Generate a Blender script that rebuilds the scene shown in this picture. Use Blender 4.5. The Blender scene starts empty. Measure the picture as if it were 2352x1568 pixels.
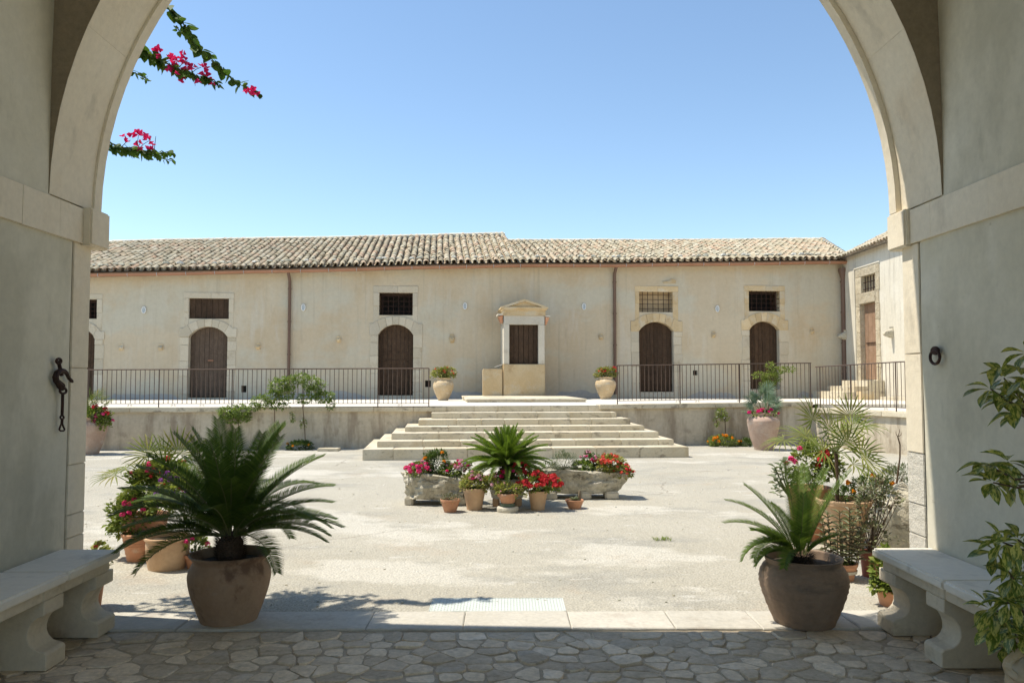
import bpy, bmesh, math, random
from mathutils import Vector, Matrix, Euler, noise
R = math.radians
random.seed(7)
S = bpy.context.scene
COL = S.collection
# ------------------------------------------------------------------ camera, sky, sun, exposure
F = 1797.0                      # focal length in units of the 2352 px wide photograph
PITCH, YAW, CAMZ = 2.757, 0.45, 1.6
cd = bpy.data.cameras.new('camera'); cam = bpy.data.objects.new('camera', cd); COL.objects.link(cam)
cam.location = (0, 0, CAMZ); cam.rotation_euler = (R(90 + PITCH), 0, -R(YAW))
cd.sensor_width = 36; cd.lens = 36 * F / 2352; cd.clip_start = 0.05; cd.clip_end = 1500
S.camera = cam
SUN_EL, SUN_AZ = 64.0, 10.0      # azimuth: degrees from straight left, turned away from the camera
W = bpy.data.worlds.new('World'); S.world = W; W.use_nodes = True
nt = W.node_tree; nt.nodes.clear()
sky = nt.nodes.new('ShaderNodeTexSky'); sky.sky_type = 'NISHITA'; sky.sun_disc = False
sky.sun_elevation = R(SUN_EL); sky.sun_rotation = R(-90 + SUN_AZ)
sky.altitude = 60; sky.air_density = 1.0; sky.dust_density = 0.0; sky.ozone_density = 2.6
bg = nt.nodes.new('ShaderNodeBackground'); bg.inputs[1].default_value = 0.104
ow = nt.nodes.new('ShaderNodeOutputWorld')
tint = nt.nodes.new('ShaderNodeMix'); tint.data_type = 'RGBA'; tint.blend_type = 'MULTIPLY'; tint.inputs[0].default_value = 1; tint.inputs[7].default_value = (1.04, 1.03, .965, 1)
nt.links.new(sky.outputs[0], tint.inputs[6]); nt.links.new(tint.outputs[2], bg.inputs[0]); nt.links.new(bg.outputs[0], ow.inputs[0])
sd = bpy.data.lights.new('sun', 'SUN'); sun = bpy.data.objects.new('sun', sd); COL.objects.link(sun)
sd.energy = 3.2; sd.angle = R(0.55); sd.color = (1.0, 0.925, 0.80)
to_sun = Vector((-math.cos(R(SUN_EL)) * math.cos(R(SUN_AZ)), math.cos(R(SUN_EL)) * math.sin(R(SUN_AZ)), math.sin(R(SUN_EL))))
sun.rotation_euler = to_sun.to_track_quat('Z', 'Y').to_euler(); sun.location = (-20, 5, 30)
S.view_settings.view_transform = 'Standard'; S.view_settings.look = 'None'
S.view_settings.gamma = 1; S.view_settings.exposure = 1.0; S.view_settings.use_curve_mapping = False
S.cycles.max_bounces = 14; S.cycles.diffuse_bounces = 8

# ------------------------------------------------------------------ measuring helpers (survey of the photograph)
CM = Euler(cam.rotation_euler).to_matrix(); C0 = Vector(cam.location)
def ray(u, v): return CM @ Vector(((u - 1176) / F, (784 - v) / F, -1))
def on_y(u, v, y): d = ray(u, v); return C0 + d * (y / d.y)
def on_z(u, v, z=0.0): d = ray(u, v); return C0 + d * ((z - CAMZ) / d.z)
class Frame:
    """a wall plane: a runs along it, z is up, o is out towards the viewer"""
    def __init__(s, O, ex, n): s.O, s.ex, s.n = Vector(O), Vector(ex).normalized(), Vector(n).normalized()
    def w(s, a, z, o=0.0): return s.O + s.ex * a + s.n * o + Vector((0, 0, z))
    def px(s, u, v, o=0.0):
        d = ray(u, v); p0 = s.O + s.n * o
        t = (p0 - C0).dot(s.n) / d.dot(s.n); p = C0 + d * t
        return (p - s.O).dot(s.ex), p.z
    def a(s, u, v=850, o=0.0): return s.px(u, v, o)[0]
    def z(s, u, v, o=0.0): return s.px(u, v, o)[1]
ROT = 5.0
EX = (math.cos(R(ROT)), math.sin(R(ROT)), 0); EN = (math.sin(R(ROT)), -math.cos(R(ROT)), 0)
FB = Frame((0, 27, 0), EX, EN)          # facade of the farm building
FT = Frame((0, 18.62, 0), EX, EN)       # edge of the terrace
FS = Frame((12.15, 0, 0), (0, -1, 0), (-1, 0, 0))   # side building
YF, YN, YJ = 5.44, 4.92, 5.21           # gateway: outer face, inner face of arch, joint of door jamb
XL = on_y(187, 1400, YF).x; XR = on_y(2093, 1400, YF).x
FL = Frame((XL, 0, 0), (0, 1, 0), (1, 0, 0)); FR = Frame((XR, 0, 0), (0, -1, 0), (-1, 0, 0))

# ------------------------------------------------------------------ materials
def srgb(*c): return tuple(((x / 255 + .055) / 1.055) ** 2.4 if x > 10 else x / 3295 for x in c)
MATS = {}
def ramp(nt, fac, cols):
    r = nt.nodes.new('ShaderNodeValToRGB'); e = r.color_ramp.elements
    n = len(cols)
    for i, c in enumerate(cols):
        pos, c = (c[0], c[1]) if isinstance(c[1], (tuple, list)) else (i / max(1, n - 1), c)
        el = e[i] if i < 2 else e.new(pos)
        el.position = pos; el.color = (*c, 1)
    nt.links.new(fac, r.inputs[0]); return r.outputs[0]
def tex(nt, co, scale, detail=4, rough=.55, kind='noise', stretch=None, dist=0, off=0):
    if stretch or off:
        mp = nt.nodes.new('ShaderNodeMapping'); nt.links.new(co, mp.inputs[0]); co = mp.outputs[0]
        mp.inputs['Scale'].default_value = stretch or (1, 1, 1); mp.inputs['Location'].default_value = (off, off * .7, off * 1.3)
    if kind == 'noise':
        t = nt.nodes.new('ShaderNodeTexNoise'); t.inputs['Scale'].default_value = scale
        t.inputs['Detail'].default_value = detail; t.inputs['Roughness'].default_value = rough; t.inputs['Distortion'].default_value = dist
        nt.links.new(co, t.inputs['Vector']); return t.outputs['Fac']
    t = nt.nodes.new('ShaderNodeTexVoronoi'); t.inputs['Scale'].default_value = scale; t.feature = kind
    nt.links.new(co, t.inputs['Vector']); return t.outputs['Distance']
def mix(nt, fac, a, b, mode='MIX'):
    m = nt.nodes.new('ShaderNodeMix'); m.data_type = 'RGBA'; m.blend_type = mode
    for s, x in ((m.inputs[0], fac), (m.inputs[6], a), (m.inputs[7], b)):
        if isinstance(x, (int, float)): s.default_value = x
        elif isinstance(x, tuple): s.default_value = (*x, 1)
        else: nt.links.new(x, s)
    return m.outputs[2]
def mth(nt, op, *xs, clamp=False):
    m = nt.nodes.new('ShaderNodeMath'); m.operation = op; m.use_clamp = clamp
    for i, x in enumerate(xs):
        if isinstance(x, (int, float)): m.inputs[i].default_value = x
        else: nt.links.new(x, m.inputs[i])
    return m.outputs[0]
def mat(name, cols, scale=3.0, fine=40, fineamt=.25, rough=.9, bump=.3, bscale=None, layers=(), rand=0.0, translucent=0, spec=.2,
        island=None, metal=0, bdist=.01, cracks=None):
    """cols mottled by a large noise; layers: (colour, scale, lo, hi, stretch, amount) stains; rand: value shift per piece"""
    m = bpy.data.materials.new(name); m.use_nodes = True; nt = m.node_tree; N = nt.nodes
    p = N['Principled BSDF']; out = N['Material Output']
    tc = N.new('ShaderNodeTexCoord'); co = tc.outputs['Object']
    ge = N.new('ShaderNodeNewGeometry'); oi = N.new('ShaderNodeObjectInfo')
    rnd = mth(nt, 'FRACT', mth(nt, 'ADD', ge.outputs['Random Per Island'], oi.outputs['Random']))
    if rand or island:      # pieces get their own place in the pattern
        sh = N.new('ShaderNodeCombineXYZ'); k = mth(nt, 'MULTIPLY', oi.outputs['Random'], 37.0)
        for i in range(3): nt.links.new(k, sh.inputs[i])
        ad = N.new('ShaderNodeVectorMath'); ad.operation = 'ADD'; nt.links.new(co, ad.inputs[0]); nt.links.new(sh.outputs[0], ad.inputs[1]); co = ad.outputs[0]
    c = ramp(nt, rnd, island) if island else ramp(nt, tex(nt, co, scale, 5, .6), [(.3 + .4 * i / max(1, len(cols) - 1), q) for i, q in enumerate(cols)])
    if island and cols:
        c = mix(nt, tex(nt, co, scale, 4), c, cols[0], 'MULTIPLY')
    for col, sc, lo, hi, st, amt in layers:
        f = tex(nt, co, sc, 5, .62, stretch=st, off=sc * 1.7)
        mr = N.new('ShaderNodeMapRange'); mr.inputs[1].default_value = lo; mr.inputs[2].default_value = hi; mr.inputs[4].default_value = amt
        mr.interpolation_type = 'SMOOTHSTEP'; nt.links.new(f, mr.inputs[0])
        c = mix(nt, mr.outputs[0], c, col)
    if cracks:      # (scale, width, colour, mask threshold)
        dn = N.new('ShaderNodeTexNoise'); dn.inputs['Scale'].default_value = 2.5; dn.inputs['Detail'].default_value = 6; nt.links.new(co, dn.inputs['Vector'])
        sc_ = N.new('ShaderNodeVectorMath'); sc_.operation = 'SCALE'; sc_.inputs['Scale'].default_value = .35; nt.links.new(dn.outputs['Color'], sc_.inputs[0])
        ad2 = N.new('ShaderNodeVectorMath'); ad2.operation = 'ADD'; nt.links.new(co, ad2.inputs[0]); nt.links.new(sc_.outputs[0], ad2.inputs[1])
        e = tex(nt, ad2.outputs[0], cracks[0], kind='DISTANCE_TO_EDGE')
        k1 = N.new('ShaderNodeMapRange'); k1.inputs[1].default_value = 0; k1.inputs[2].default_value = cracks[1]; k1.inputs[3].default_value = 1; k1.inputs[4].default_value = 0; nt.links.new(e, k1.inputs[0])
        k2 = N.new('ShaderNodeMapRange'); k2.inputs[1].default_value = cracks[3]; k2.inputs[2].default_value = cracks[3] + .06; nt.links.new(tex(nt, co, cracks[0] * 1.3, 2, off=3), k2.inputs[0])
        c = mix(nt, mth(nt, 'MULTIPLY', k1.outputs[0], k2.outputs[0], clamp=True), c, cracks[2])
    ff = tex(nt, co, fine, 6, .7)
    fr = ramp(nt, ff, [(.25, (1 - fineamt,) * 3), (.75, (1 + fineamt * .6,) * 3)])
    c = mix(nt, 1.0, c, fr, 'MULTIPLY')
    if rand:
        v = N.new('ShaderNodeMapRange'); v.inputs[3].default_value = 1 - rand; v.inputs[4].default_value = 1 + rand * .7
        nt.links.new(rnd, v.inputs[0])
        cc = N.new('ShaderNodeCombineXYZ')
        for i in range(3): nt.links.new(v.outputs[0], cc.inputs[i])
        c = mix(nt, 1.0, c, cc.outputs[0], 'MULTIPLY')
    nt.links.new(c, p.inputs['Base Color'])
    p.inputs['Roughness'].default_value = rough; p.inputs['Specular IOR Level'].default_value = spec; p.inputs['Metallic'].default_value = metal
    if bump:
        b = N.new('ShaderNodeBump'); b.inputs['Strength'].default_value = bump; b.inputs['Distance'].default_value = bdist
        h = mth(nt, 'ADD', tex(nt, co, bscale or fine, 6, .65), mth(nt, 'MULTIPLY', tex(nt, co, (bscale or fine) * .22, 3, .5), 1.6))
        nt.links.new(h, b.inputs['Height']); nt.links.new(b.outputs[0], p.inputs['Normal'])
    if translucent:
        t = N.new('ShaderNodeBsdfTranslucent'); nt.links.new(mix(nt, 1.0, c, (1.0, 1.0, .55), 'MULTIPLY'), t.inputs[0])
        ms = N.new('ShaderNodeMixShader'); ms.inputs[0].default_value = translucent
        nt.links.new(p.outputs[0], ms.inputs[1]); nt.links.new(t.outputs[0], ms.inputs[2]); nt.links.new(ms.outputs[0], out.inputs[0])
    MATS[name] = m; return m

mat('courtyard_concrete', [(.43, .40, .325), (.50, .47, .39)], scale=.5, fine=60, fineamt=.6, bump=.7, bscale=55, bdist=.02, rough=.95,
    layers=[((.37, .355, .305), .7, .5, .66, (1, 1.8, 1), .8), ((.60, .57, .49), .42, .53, .62, (1, 1.7, 1), .8), ((.46, .385, .29), 1.7, .56, .72, None, .45),
            ((.27, .25, .21), 9.0, .62, .70, (1, 1.3, 1), .5), ((.60, .58, .52), 3.0, .62, .68, (1, 2.5, 1), .6)], cracks=(.33, .006, (.30, .27, .22), .54))
mat('terrace_paving', [(.60, .56, .48), (.68, .64, .56)], scale=1.0, fine=30, fineamt=.15, bump=.3)
mat('facade_plaster', [(.56, .46, .315), (.60, .525, .39)], scale=.55, fine=9, fineamt=.09, bump=.35, bscale=14, rough=.95,
    layers=[((.555, .525, .42), .33, .46, .60, (1, 1, 2), .75), ((.51, .40, .255), .9, .5, .68, (1, 1, .55), .45), ((.62, .57, .47), 1.6, .52, .7, (2, 2, .3), .5), ((.43, .36, .26), 2.6, .62, .75, (1.5, 1.5, .35), .35), ((.44, .39, .29), 2.2, .55, .72, (3, 3, .10), .5)])
mat('damp_plaster', [(.42, .41, .38), (.48, .45, .40)], scale=2, fine=12, fineamt=.15, bump=.4)
mat('retaining_plaster', [(.52, .445, .33), (.60, .54, .425)], scale=.9, fine=14, fineamt=.16, bump=.5, bscale=16,
    layers=[((.29, .23, .165), 1.7, .46, .68, (1.6, 1.6, .3), .8), ((.60, .55, .45), 2.4, .55, .7, (1, 1, .4), .6), ((.32, .265, .20), 3.4, .58, .72, None, .6)])
mat('limewash_wall', [(.60, .555, .45), (.66, .62, .52)], scale=.8, fine=12, fineamt=.1, bump=.5, bscale=14,
    layers=[((.47, .43, .35), 2.2, .5, .66, (3, 3, .22), .7), ((.70, .67, .58), 1.1, .5, .7, None, .5)])
mat('passage_plaster', [(.59, .545, .415), (.66, .62, .50)], scale=.9, fine=16, fineamt=.1, bump=.4, bscale=9, rough=.9,
    layers=[((.43, .40, .30), 1.3, .48, .66, (1, 1, .5), .6), ((.72, .68, .57), 2.0, .52, .7, (1, 1, .45), .5), ((.40, .38, .29), 4.5, .60, .72, (1, 1, .35), .45), ((.36, .31, .22), 9, .70, .76, None, .5)])
mat('spandrel_plaster', [(.21, .165, .105), (.27, .215, .145)], scale=1.2, fine=20, bump=.3)  # dark brown carries the deep shade on the arch's inner face
mat('arch_stone', [(.70, .61, .46), (.76, .69, .55)], scale=1.0, fine=22, fineamt=.1, bump=.4, bscale=20,
    layers=[((.45, .40, .31), 2.6, .56, .72, (1, 1, .5), .6), ((.68, .56, .40), 1.3, .52, .7, None, .5)])
mat('pitted_stone', [(.60, .56, .48), (.68, .64, .55)], scale=2, fine=80, fineamt=.2, bump=.8, bscale=75, bdist=.012)
mat('jamb_stone', [(.55, .50, .40), (.63, .59, .50)], scale=1.5, fine=25, fineamt=.12, bump=.4, rand=.08,
    layers=[((.40, .35, .27), 3, .58, .72, None, .5)])
mat('yellow_stone', [(.60, .45, .25), (.68, .55, .35)], scale=1.5, fine=25, fineamt=.14, bump=.5, rand=.12,
    layers=[((.42, .27, .14), 3.2, .56, .70, None, .5), ((.64, .59, .47), 1.6, .5, .64, None, .6)])
mat('surround_stone', [(.56, .49, .36), (.62, .56, .44)], scale=1.3, fine=25, fineamt=.14, bump=.5, rand=.13,
    layers=[((.42, .34, .23), 3.0, .56, .70, None, .5)])
mat('step_stone', [(.56, .485, .34), (.66, .60, .47)], scale=1.2, fine=30, fineamt=.15, bump=.5, rand=.10, bscale=25,
    layers=[((.24, .20, .15), 3.2, .56, .66, (1, 1, 2.2), .7), ((.30, .27, .21), 14, .58, .70, None, .5), ((.50, .38, .22), 1.5, .55, .7, None, .45)])
mat('trough_stone', [(.50, .45, .34), (.64, .59, .47)], scale=3.5, fine=24, fineamt=.4, bump=1.0, bscale=20, bdist=.04,
    layers=[((.22, .19, .14), 6, .56, .66, (1, 1, 2.5), .75), ((.62, .59, .52), 5, .56, .7, None, .5)])
mat('bench_top', [(.74, .69, .58), (.80, .75, .65)], scale=2.0, fine=20, fineamt=.08, bump=.15, rough=.7, spec=.25,
    layers=[((.38, .36, .32), 3.5, .58, .72, None, .5)])
mat('bench_leg', [(.62, .54, .40), (.68, .61, .48)], scale=3, fine=30, fineamt=.12, bump=.4, layers=[((.36, .30, .21), 5, .55, .7, None, .5)])
mat('floor_stone', [(.60, .49, .34), (.74, .62, .46)], scale=5, fine=30, fineamt=.3, bump=.55, bscale=24, rough=.8, spec=.2, rand=.28,
    layers=[((.70, .66, .58), 2.5, .55, .7, None, .4), ((.36, .30, .21), 9, .58, .70, (1, 2, 1), .6)])
mat('floor_joint', [(.42, .345, .24), (.53, .445, .33)], scale=4, fine=50, fineamt=.3, bump=.6)
mat('threshold_stone', [(.46, .43, .36), (.55, .52, .45)], scale=2.2, fine=28, fineamt=.18, bump=.6, rand=.06, rough=.7,
    layers=[((.38, .33, .27), 3.5, .55, .68, (1, 1, 1), .6)])
mat('iron', [(.035, .022, .018), (.075, .04, .03)], scale=30, fine=90, bump=.5, rough=.7, metal=.4)
mat('rail_iron', [(.10, .075, .06), (.15, .10, .075)], scale=8, fine=60, bump=0, rough=.6, metal=.2)
mat('gutter_brown', [(.33, .155, .085), (.40, .20, .12)], scale=1.5, fine=30, fineamt=.1, bump=0, rough=.5, spec=.4)
mat('pipe_brown', [(.135, .08, .055), (.17, .105, .075)], scale=1.5, fine=30, fineamt=.1, bump=0, rough=.5, spec=.4)
mat('bracket_metal', [(.55, .53, .5), (.62, .6, .57)], bump=0, rough=.5, metal=.3)
mat('old_wood', [(.055, .034, .020), (.095, .058, .036)], scale=6, fine=30, fineamt=.35, bump=.5, rough=.8, rand=.22,
    layers=[((.15, .11, .08), 5, .58, .75, (4, 4, .3), .5), ((.03, .028, .018), 7, .55, .7, (5, 5, .3), .7)])
mat('grey_wood', [(.10, .07, .05), (.15, .11, .08)], scale=6, fine=30, fineamt=.3, bump=.5, rough=.85, rand=.12,
    layers=[((.09, .06, .045), 5, .55, .7, (6, 6, .3), .6)])
mat('pale_wood', [(.25, .155, .095), (.32, .21, .14)], scale=5, fine=30, fineamt=.2, bump=.5, rough=.85, rand=.1,
    layers=[((.27, .20, .14), 5, .55, .7, (6, 6, .3), .5)])
mat('shade_black', [(.02, .017, .014), (.035, .03, .025)], bump=0)  # near-black colour stands in for the unlit space behind openings
mat('roof_tile', [(.55, .5, .42)], scale=9, fine=30, fineamt=.35, bump=.6, bscale=24, rough=.95,
    island=[(.42, .36, .25), (.60, .53, .38), (.66, .52, .37), (.52, .47, .34), (.72, .66, .52), (.60, .42, .29), (.50, .47, .36), (.66, .60, .46)],
    layers=[((.30, .29, .22), 14, .5, .68, None, .7), ((.62, .60, .52), 8, .55, .72, None, .6)])
mat('roof_channel', [(.30, .24, .17), (.40, .33, .24)], scale=4, fine=20, fineamt=.4, bump=.6)
mat('ridge_tile', [(.62, .58, .48), (.74, .70, .60)], scale=3, fine=20, fineamt=.2, bump=.4, rand=.12)
mat('rubble', [(.30, .27, .20), (.48, .45, .37)], scale=6, fine=20, fineamt=.3, bump=.8, island=[(.9, .85, .7), (.6, .6, .5), (1, 1, .95)])
mat('big_pot_clay', [(.30, .19, .115), (.38, .26, .17)], scale=4, fine=30, fineamt=.15, bump=.35, rough=.75,
    layers=[((.12, .065, .04), 3.2, .52, .62, (1, 1, .8), .75), ((.36, .27, .2), 6, .6, .72, (1, 1, 3), .5)])
mat('dark_pot_clay', [(.23, .16, .11), (.30, .215, .15)], scale=3, fine=24, fineamt=.15, bump=.5, rough=.75,
    layers=[((.13, .10, .075), 3, .5, .70, (1, 1, 4), .6), ((.28, .24, .19), 6, .6, .76, (1, 1, 4), .4)])
mat('terracotta', [(.50, .235, .13), (.60, .32, .19)], scale=5, fine=30, fineamt=.12, bump=.2, rough=.8, rand=.1,
    layers=[((.60, .50, .40), 6, .58, .72, (1, 1, 2), .5)])
mat('tan_clay', [(.52, .33, .19), (.62, .43, .27)], scale=4, fine=30, fineamt=.12, bump=.2, rough=.8,
    layers=[((.62, .54, .43), 4, .56, .7, (1, 1, 2), .5), ((.38, .22, .13), 5, .6, .72, None, .5)])
mat('old_jar_clay', [(.50, .37, .21), (.60, .47, .30)], scale=4, fine=24, fineamt=.15, bump=.4, rough=.85,
    layers=[((.68, .60, .46), 4.2, .54, .64, (1, 1, 2.4), .6), ((.36, .23, .15), 5, .58, .7, (1, 1, 2), .5)])
mat('pink_jar_clay', [(.42, .29, .22), (.50, .38, .30)], scale=4, fine=24, fineamt=.15, bump=.3, rough=.85,
    layers=[((.56, .49, .41), 3.5, .55, .7, (1, 1, 2), .6)])
mat('red_plastic_clay', [(.26, .09, .06), (.32, .12, .08)], bump=.1, rough=.6)
mat('soil', [(.05, .035, .022), (.10, .075, .05)], scale=20, fine=80, fineamt=.5, bump=1)
mat('stone_disc', [(.55, .50, .40), (.62, .57, .47)], scale=6, bump=.4)
mat('green_saucer', [(.10, .14, .10), (.14, .18, .13)], bump=0, rough=.6)
mat('grate_metal', [(.52, .56, .52), (.58, .62, .58)], scale=3, fine=60, fineamt=.1, bump=.1, rough=.6, metal=0,
    layers=[((.62, .62, .56), 4, .56, .7, None, .5)])
G = dict(rough=.6, bump=0, fineamt=.15, spec=.22)
mat('cycad_green', [(.9, .9, .9)], scale=8, island=[(.06, .10, .018), (.085, .14, .022), (.07, .12, .022), (.13, .19, .03)], translucent=.35, **G)
mat('bright_cycad_green', [(.9, .9, .9)], scale=8, island=[(.075, .14, .018), (.14, .22, .03), (.10, .17, .02), (.20, .28, .045)], translucent=.35, **G)
mat('lit_young_frond_green', [(.9, .9, .9)], scale=8, island=[(.075, .13, .025), (.12, .19, .035), (.17, .24, .05)], translucent=.35, **G)  # green brightened to carry the sun shining through the fronds
mat('rachis', [(.12, .13, .05), (.17, .16, .07)], bump=0)
mat('palm_trunk', [(.07, .045, .028), (.13, .085, .055)], scale=15, fine=60, fineamt=.4, bump=1)
mat('fan_green', [(.9, .9, .9)], scale=8, island=[(.12, .17, .04), (.19, .24, .05), (.28, .30, .07), (.15, .19, .06), (.34, .31, .10)], translucent=.35, **G)
mat('fan_blue', [(.9, .9, .9)], scale=8, island=[(.14, .21, .15), (.22, .30, .21), (.12, .18, .09)], translucent=.3, **G)
mat('geranium_leaf', [(.9, .9, .9)], scale=8, island=[(.14, .21, .04), (.22, .29, .06), (.30, .34, .09), (.11, .17, .04)], translucent=.35, **G)
mat('yellow_leaf', [(.9, .9, .9)], scale=8, island=[(.30, .33, .08), (.42, .40, .12), (.20, .27, .06), (.36, .28, .10)], translucent=.35, **G)
mat('vine_leaf', [(.9, .9, .9)], scale=8, island=[(.14, .22, .05), (.22, .31, .07), (.30, .37, .10), (.10, .17, .05)], translucent=.4, **G)
mat('dark_leaf', [(.9, .9, .9)], scale=8, island=[(.06, .11, .03), (.10, .16, .04), (.15, .20, .06)], translucent=.3, **G)
mat('grey_leaf', [(.9, .9, .9)], scale=8, island=[(.19, .23, .15), (.27, .31, .21), (.15, .19, .11), (.33, .33, .22)], translucent=.25, **G)
mat('succulent_leaf', [(.9, .9, .9)], scale=8, island=[(.17, .19, .10), (.26, .27, .15), (.22, .17, .12), (.13, .16, .07)], translucent=.15, **G)
mat('bougainvillea_leaf', [(.9, .9, .9)], scale=8, island=[(.05, .11, .02), (.08, .16, .03), (.12, .20, .04), (.06, .12, .03)], translucent=.4, **G)
mat('variegated_leaf', [(.11, .17, .02), (.17, .23, .035)], scale=10, rough=.35, bump=0, spec=.5, fineamt=.1, translucent=.3, rand=.25,
    layers=[((.58, .54, .14), 3.2, .48, .54, (1, 3, 1), .9)])
for nm, cs in (('pink', [(.75, .04, .20), (.85, .10, .33)]), ('red', [(.58, .03, .04), (.72, .07, .08)]), ('coral', [(.80, .10, .07), (.85, .2, .15)]),
               ('magenta', [(.72, .015, .17), (.85, .04, .28)]), ('orange', [(.85, .27, .01), (.9, .40, .03)]), ('purple', [(.25, .06, .38), (.40, .12, .5)]),
               ('pale_pink', [(.75, .35, .5), (.8, .5, .6)]), ('white', [(.8, .8, .75), (.85, .85, .8)])):
    mat(nm + '_petal', cs, scale=20, fine=50, fineamt=.1, bump=0, rough=.7, translucent=.3, rand=.15)
mat('stem_brown', [(.10, .065, .04), (.16, .11, .07)], scale=20, bump=.3)
mat('stem_green', [(.10, .13, .05), (.15, .16, .07)], scale=20, bump=0)
mat('lamp_white', [(.80, .80, .78), (.84, .84, .82)], bump=0, rough=.5)
mat('lamp_glass', [(.40, .44, .46), (.45, .5, .52)], bump=0, rough=.2, spec=.6)

# ------------------------------------------------------------------ mesh builder
class MB:
    def __init__(s): s.v = []; s.f = []
    def add(s, vs, fs):
        b = len(s.v); s.v += [tuple(q) for q in vs]; s.f += [tuple(i + b for i in f) for f in fs]; return s
    def hexa(s, p):     # 8 corners: bottom 4 ccw, top 4 ccw
        return s.add(p, [(3, 2, 1, 0), (4, 5, 6, 7), (0, 1, 5, 4), (1, 2, 6, 5), (2, 3, 7, 6), (3, 0, 4, 7)])
    def box(s, x0, x1, y0, y1, z0, z1):
        return s.hexa([(x0, y0, z0), (x1, y0, z0), (x1, y1, z0), (x0, y1, z0), (x0, y0, z1), (x1, y0, z1), (x1, y1, z1), (x0, y1, z1)])
    def fbox(s, fr, a0, a1, z0, z1, o0, o1):
        return s.hexa([fr.w(a0, z0, o1), fr.w(a1, z0, o1), fr.w(a1, z0, o0), fr.w(a0, z0, o0), fr.w(a0, z1, o1), fr.w(a1, z1, o1), fr.w(a1, z1, o0), fr.w(a0, z1, o0)])
    def prism(s, fr, pts, o0, o1):      # pts (a,z) ccw seen from outside
        n = len(pts); vs = [fr.w(a, z, o1) for a, z in pts] + [fr.w(a, z, o0) for a, z in pts]
        return s.add(vs, [tuple(range(n)), tuple(range(2 * n - 1, n - 1, -1))] + [(i, i + n, (i + 1) % n + n, (i + 1) % n) for i in range(n)])
    def tube(s, pts, rad, seg=6, cap=True):
        pts = [Vector(p) for p in pts]; n = len(pts)
        if not isinstance(rad, (list, tuple)): rad = [rad] * n
        b = len(s.v); prev = None
        for i, p in enumerate(pts):
            t = (pts[min(i + 1, n - 1)] - pts[max(i - 1, 0)]).normalized()
            if prev is None: prev = t.orthogonal().normalized()
            x = (prev - t * prev.dot(t)); x = x.normalized() if x.length > 1e-6 else t.orthogonal().normalized(); y = t.cross(x); prev = x
            for k in range(seg):
                an = 2 * math.pi * k / seg; s.v.append(tuple(p + (x * math.cos(an) + y * math.sin(an)) * rad[i]))
        for i in range(n - 1):
            for k in range(seg):
                s.f.append((b + i * seg + k, b + i * seg + (k + 1) % seg, b + (i + 1) * seg + (k + 1) % seg, b + (i + 1) * seg + k))
        if cap: s.f.append(tuple(b + k for k in range(seg))[::-1]); s.f.append(tuple(b + (n - 1) * seg + k for k in range(seg)))
        return s
    def lathe(s, prof, c=(0, 0, 0), seg=32, wob=0.0, sx=1.0, close=False):
        b = len(s.v); n = len(prof); ph = random.uniform(0, 6)
        for r, z in prof:
            for k in range(seg):
                an = 2 * math.pi * k / seg; rr = r * (1 + wob * math.sin(2 * an + ph) + wob * .6 * math.sin(3 * an + z * 5 + ph))
                s.v.append((c[0] + rr * math.cos(an) * sx, c[1] + rr * math.sin(an), c[2] + z))
        for i in range(n - 1):
            for k in range(seg):
                s.f.append((b + i * seg + k, b + i * seg + (k + 1) % seg, b + (i + 1) * seg + (k + 1) % seg, b + (i + 1) * seg + k))
        s.f.append(tuple(b + k for k in range(seg))[::-1])
        if close: s.f.append(tuple(b + (n - 1) * seg + k for k in range(seg)))
        return s
    def mesh(s, name, m, shift=(0, 0, 0), bevel=0, smooth=False, seg=1, merge=False):
        me = bpy.data.meshes.new(name)
        sx, sy, sz = shift
        me.from_pydata([(x - sx, y - sy, z - sz) for x, y, z in s.v], [], s.f)
        if bevel or merge:
            bm = bmesh.new(); bm.from_mesh(me)
            if merge: bmesh.ops.remove_doubles(bm, verts=bm.verts, dist=1e-5)
            if bevel: bmesh.ops.bevel(bm, geom=list(bm.edges), offset=bevel, segments=seg, affect='EDGES', clamp_overlap=True)
            bm.to_mesh(me); bm.free()
        if m: me.materials.append(MATS[m])
        if smooth:
            me.polygons.foreach_set('use_smooth', [True] * len(me.polygons))
            try: me.set_sharp_from_angle(angle=R(40))
            except Exception: pass
        me.update(); return me
WL = {}
def thing(name, label, cat, loc=(0, 0, 0), group=None):
    o = bpy.data.objects.new(name, None); COL.objects.link(o); o.location = loc; o.empty_display_size = .1
    o['label'] = label; o['category'] = cat
    if group: o['group'] = group
    WL[o.name] = Vector(loc); return o
def put(name, me, parent=None, pos=None, rot=None, scale=None, stuff=False):
    """link a mesh: pos is in world space; None = the mesh was shifted to the thing's base"""
    o = bpy.data.objects.new(name, me); COL.objects.link(o)
    base = WL[parent.name] if parent else Vector((0, 0, 0))
    wp = base if pos is None else Vector(pos)
    if parent: o.parent = parent
    o.location = wp - base
    if rot is not None: o.rotation_euler = rot if not isinstance(rot, Matrix) else rot.to_euler()
    if scale is not None: o.scale = (scale,) * 3 if isinstance(scale, (int, float)) else scale
    if stuff: o['kind'] = 'stuff'
    WL[o.name] = wp; return o
def part(name, mb, m, parent, **k):
    st = k.pop('stuff', False); w = WL[parent.name]
    return put(name, mb.mesh(name, m, shift=w, **k), parent, stuff=st)
def single(name, mb, m, label, cat, loc=(0, 0, 0), group=None, **k):
    st = k.pop('stuff', False)
    o = put(name, mb.mesh(name, m, shift=loc, **k), None, pos=loc, stuff=st); o['label'] = label; o['category'] = cat
    if group: o['group'] = group
    return o
def structure(name, mb, m, **k):
    o = put(name, mb.mesh(name, m, **k)); o['kind'] = 'structure'; return o
def rr(a, b): return random.uniform(a, b)

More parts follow.
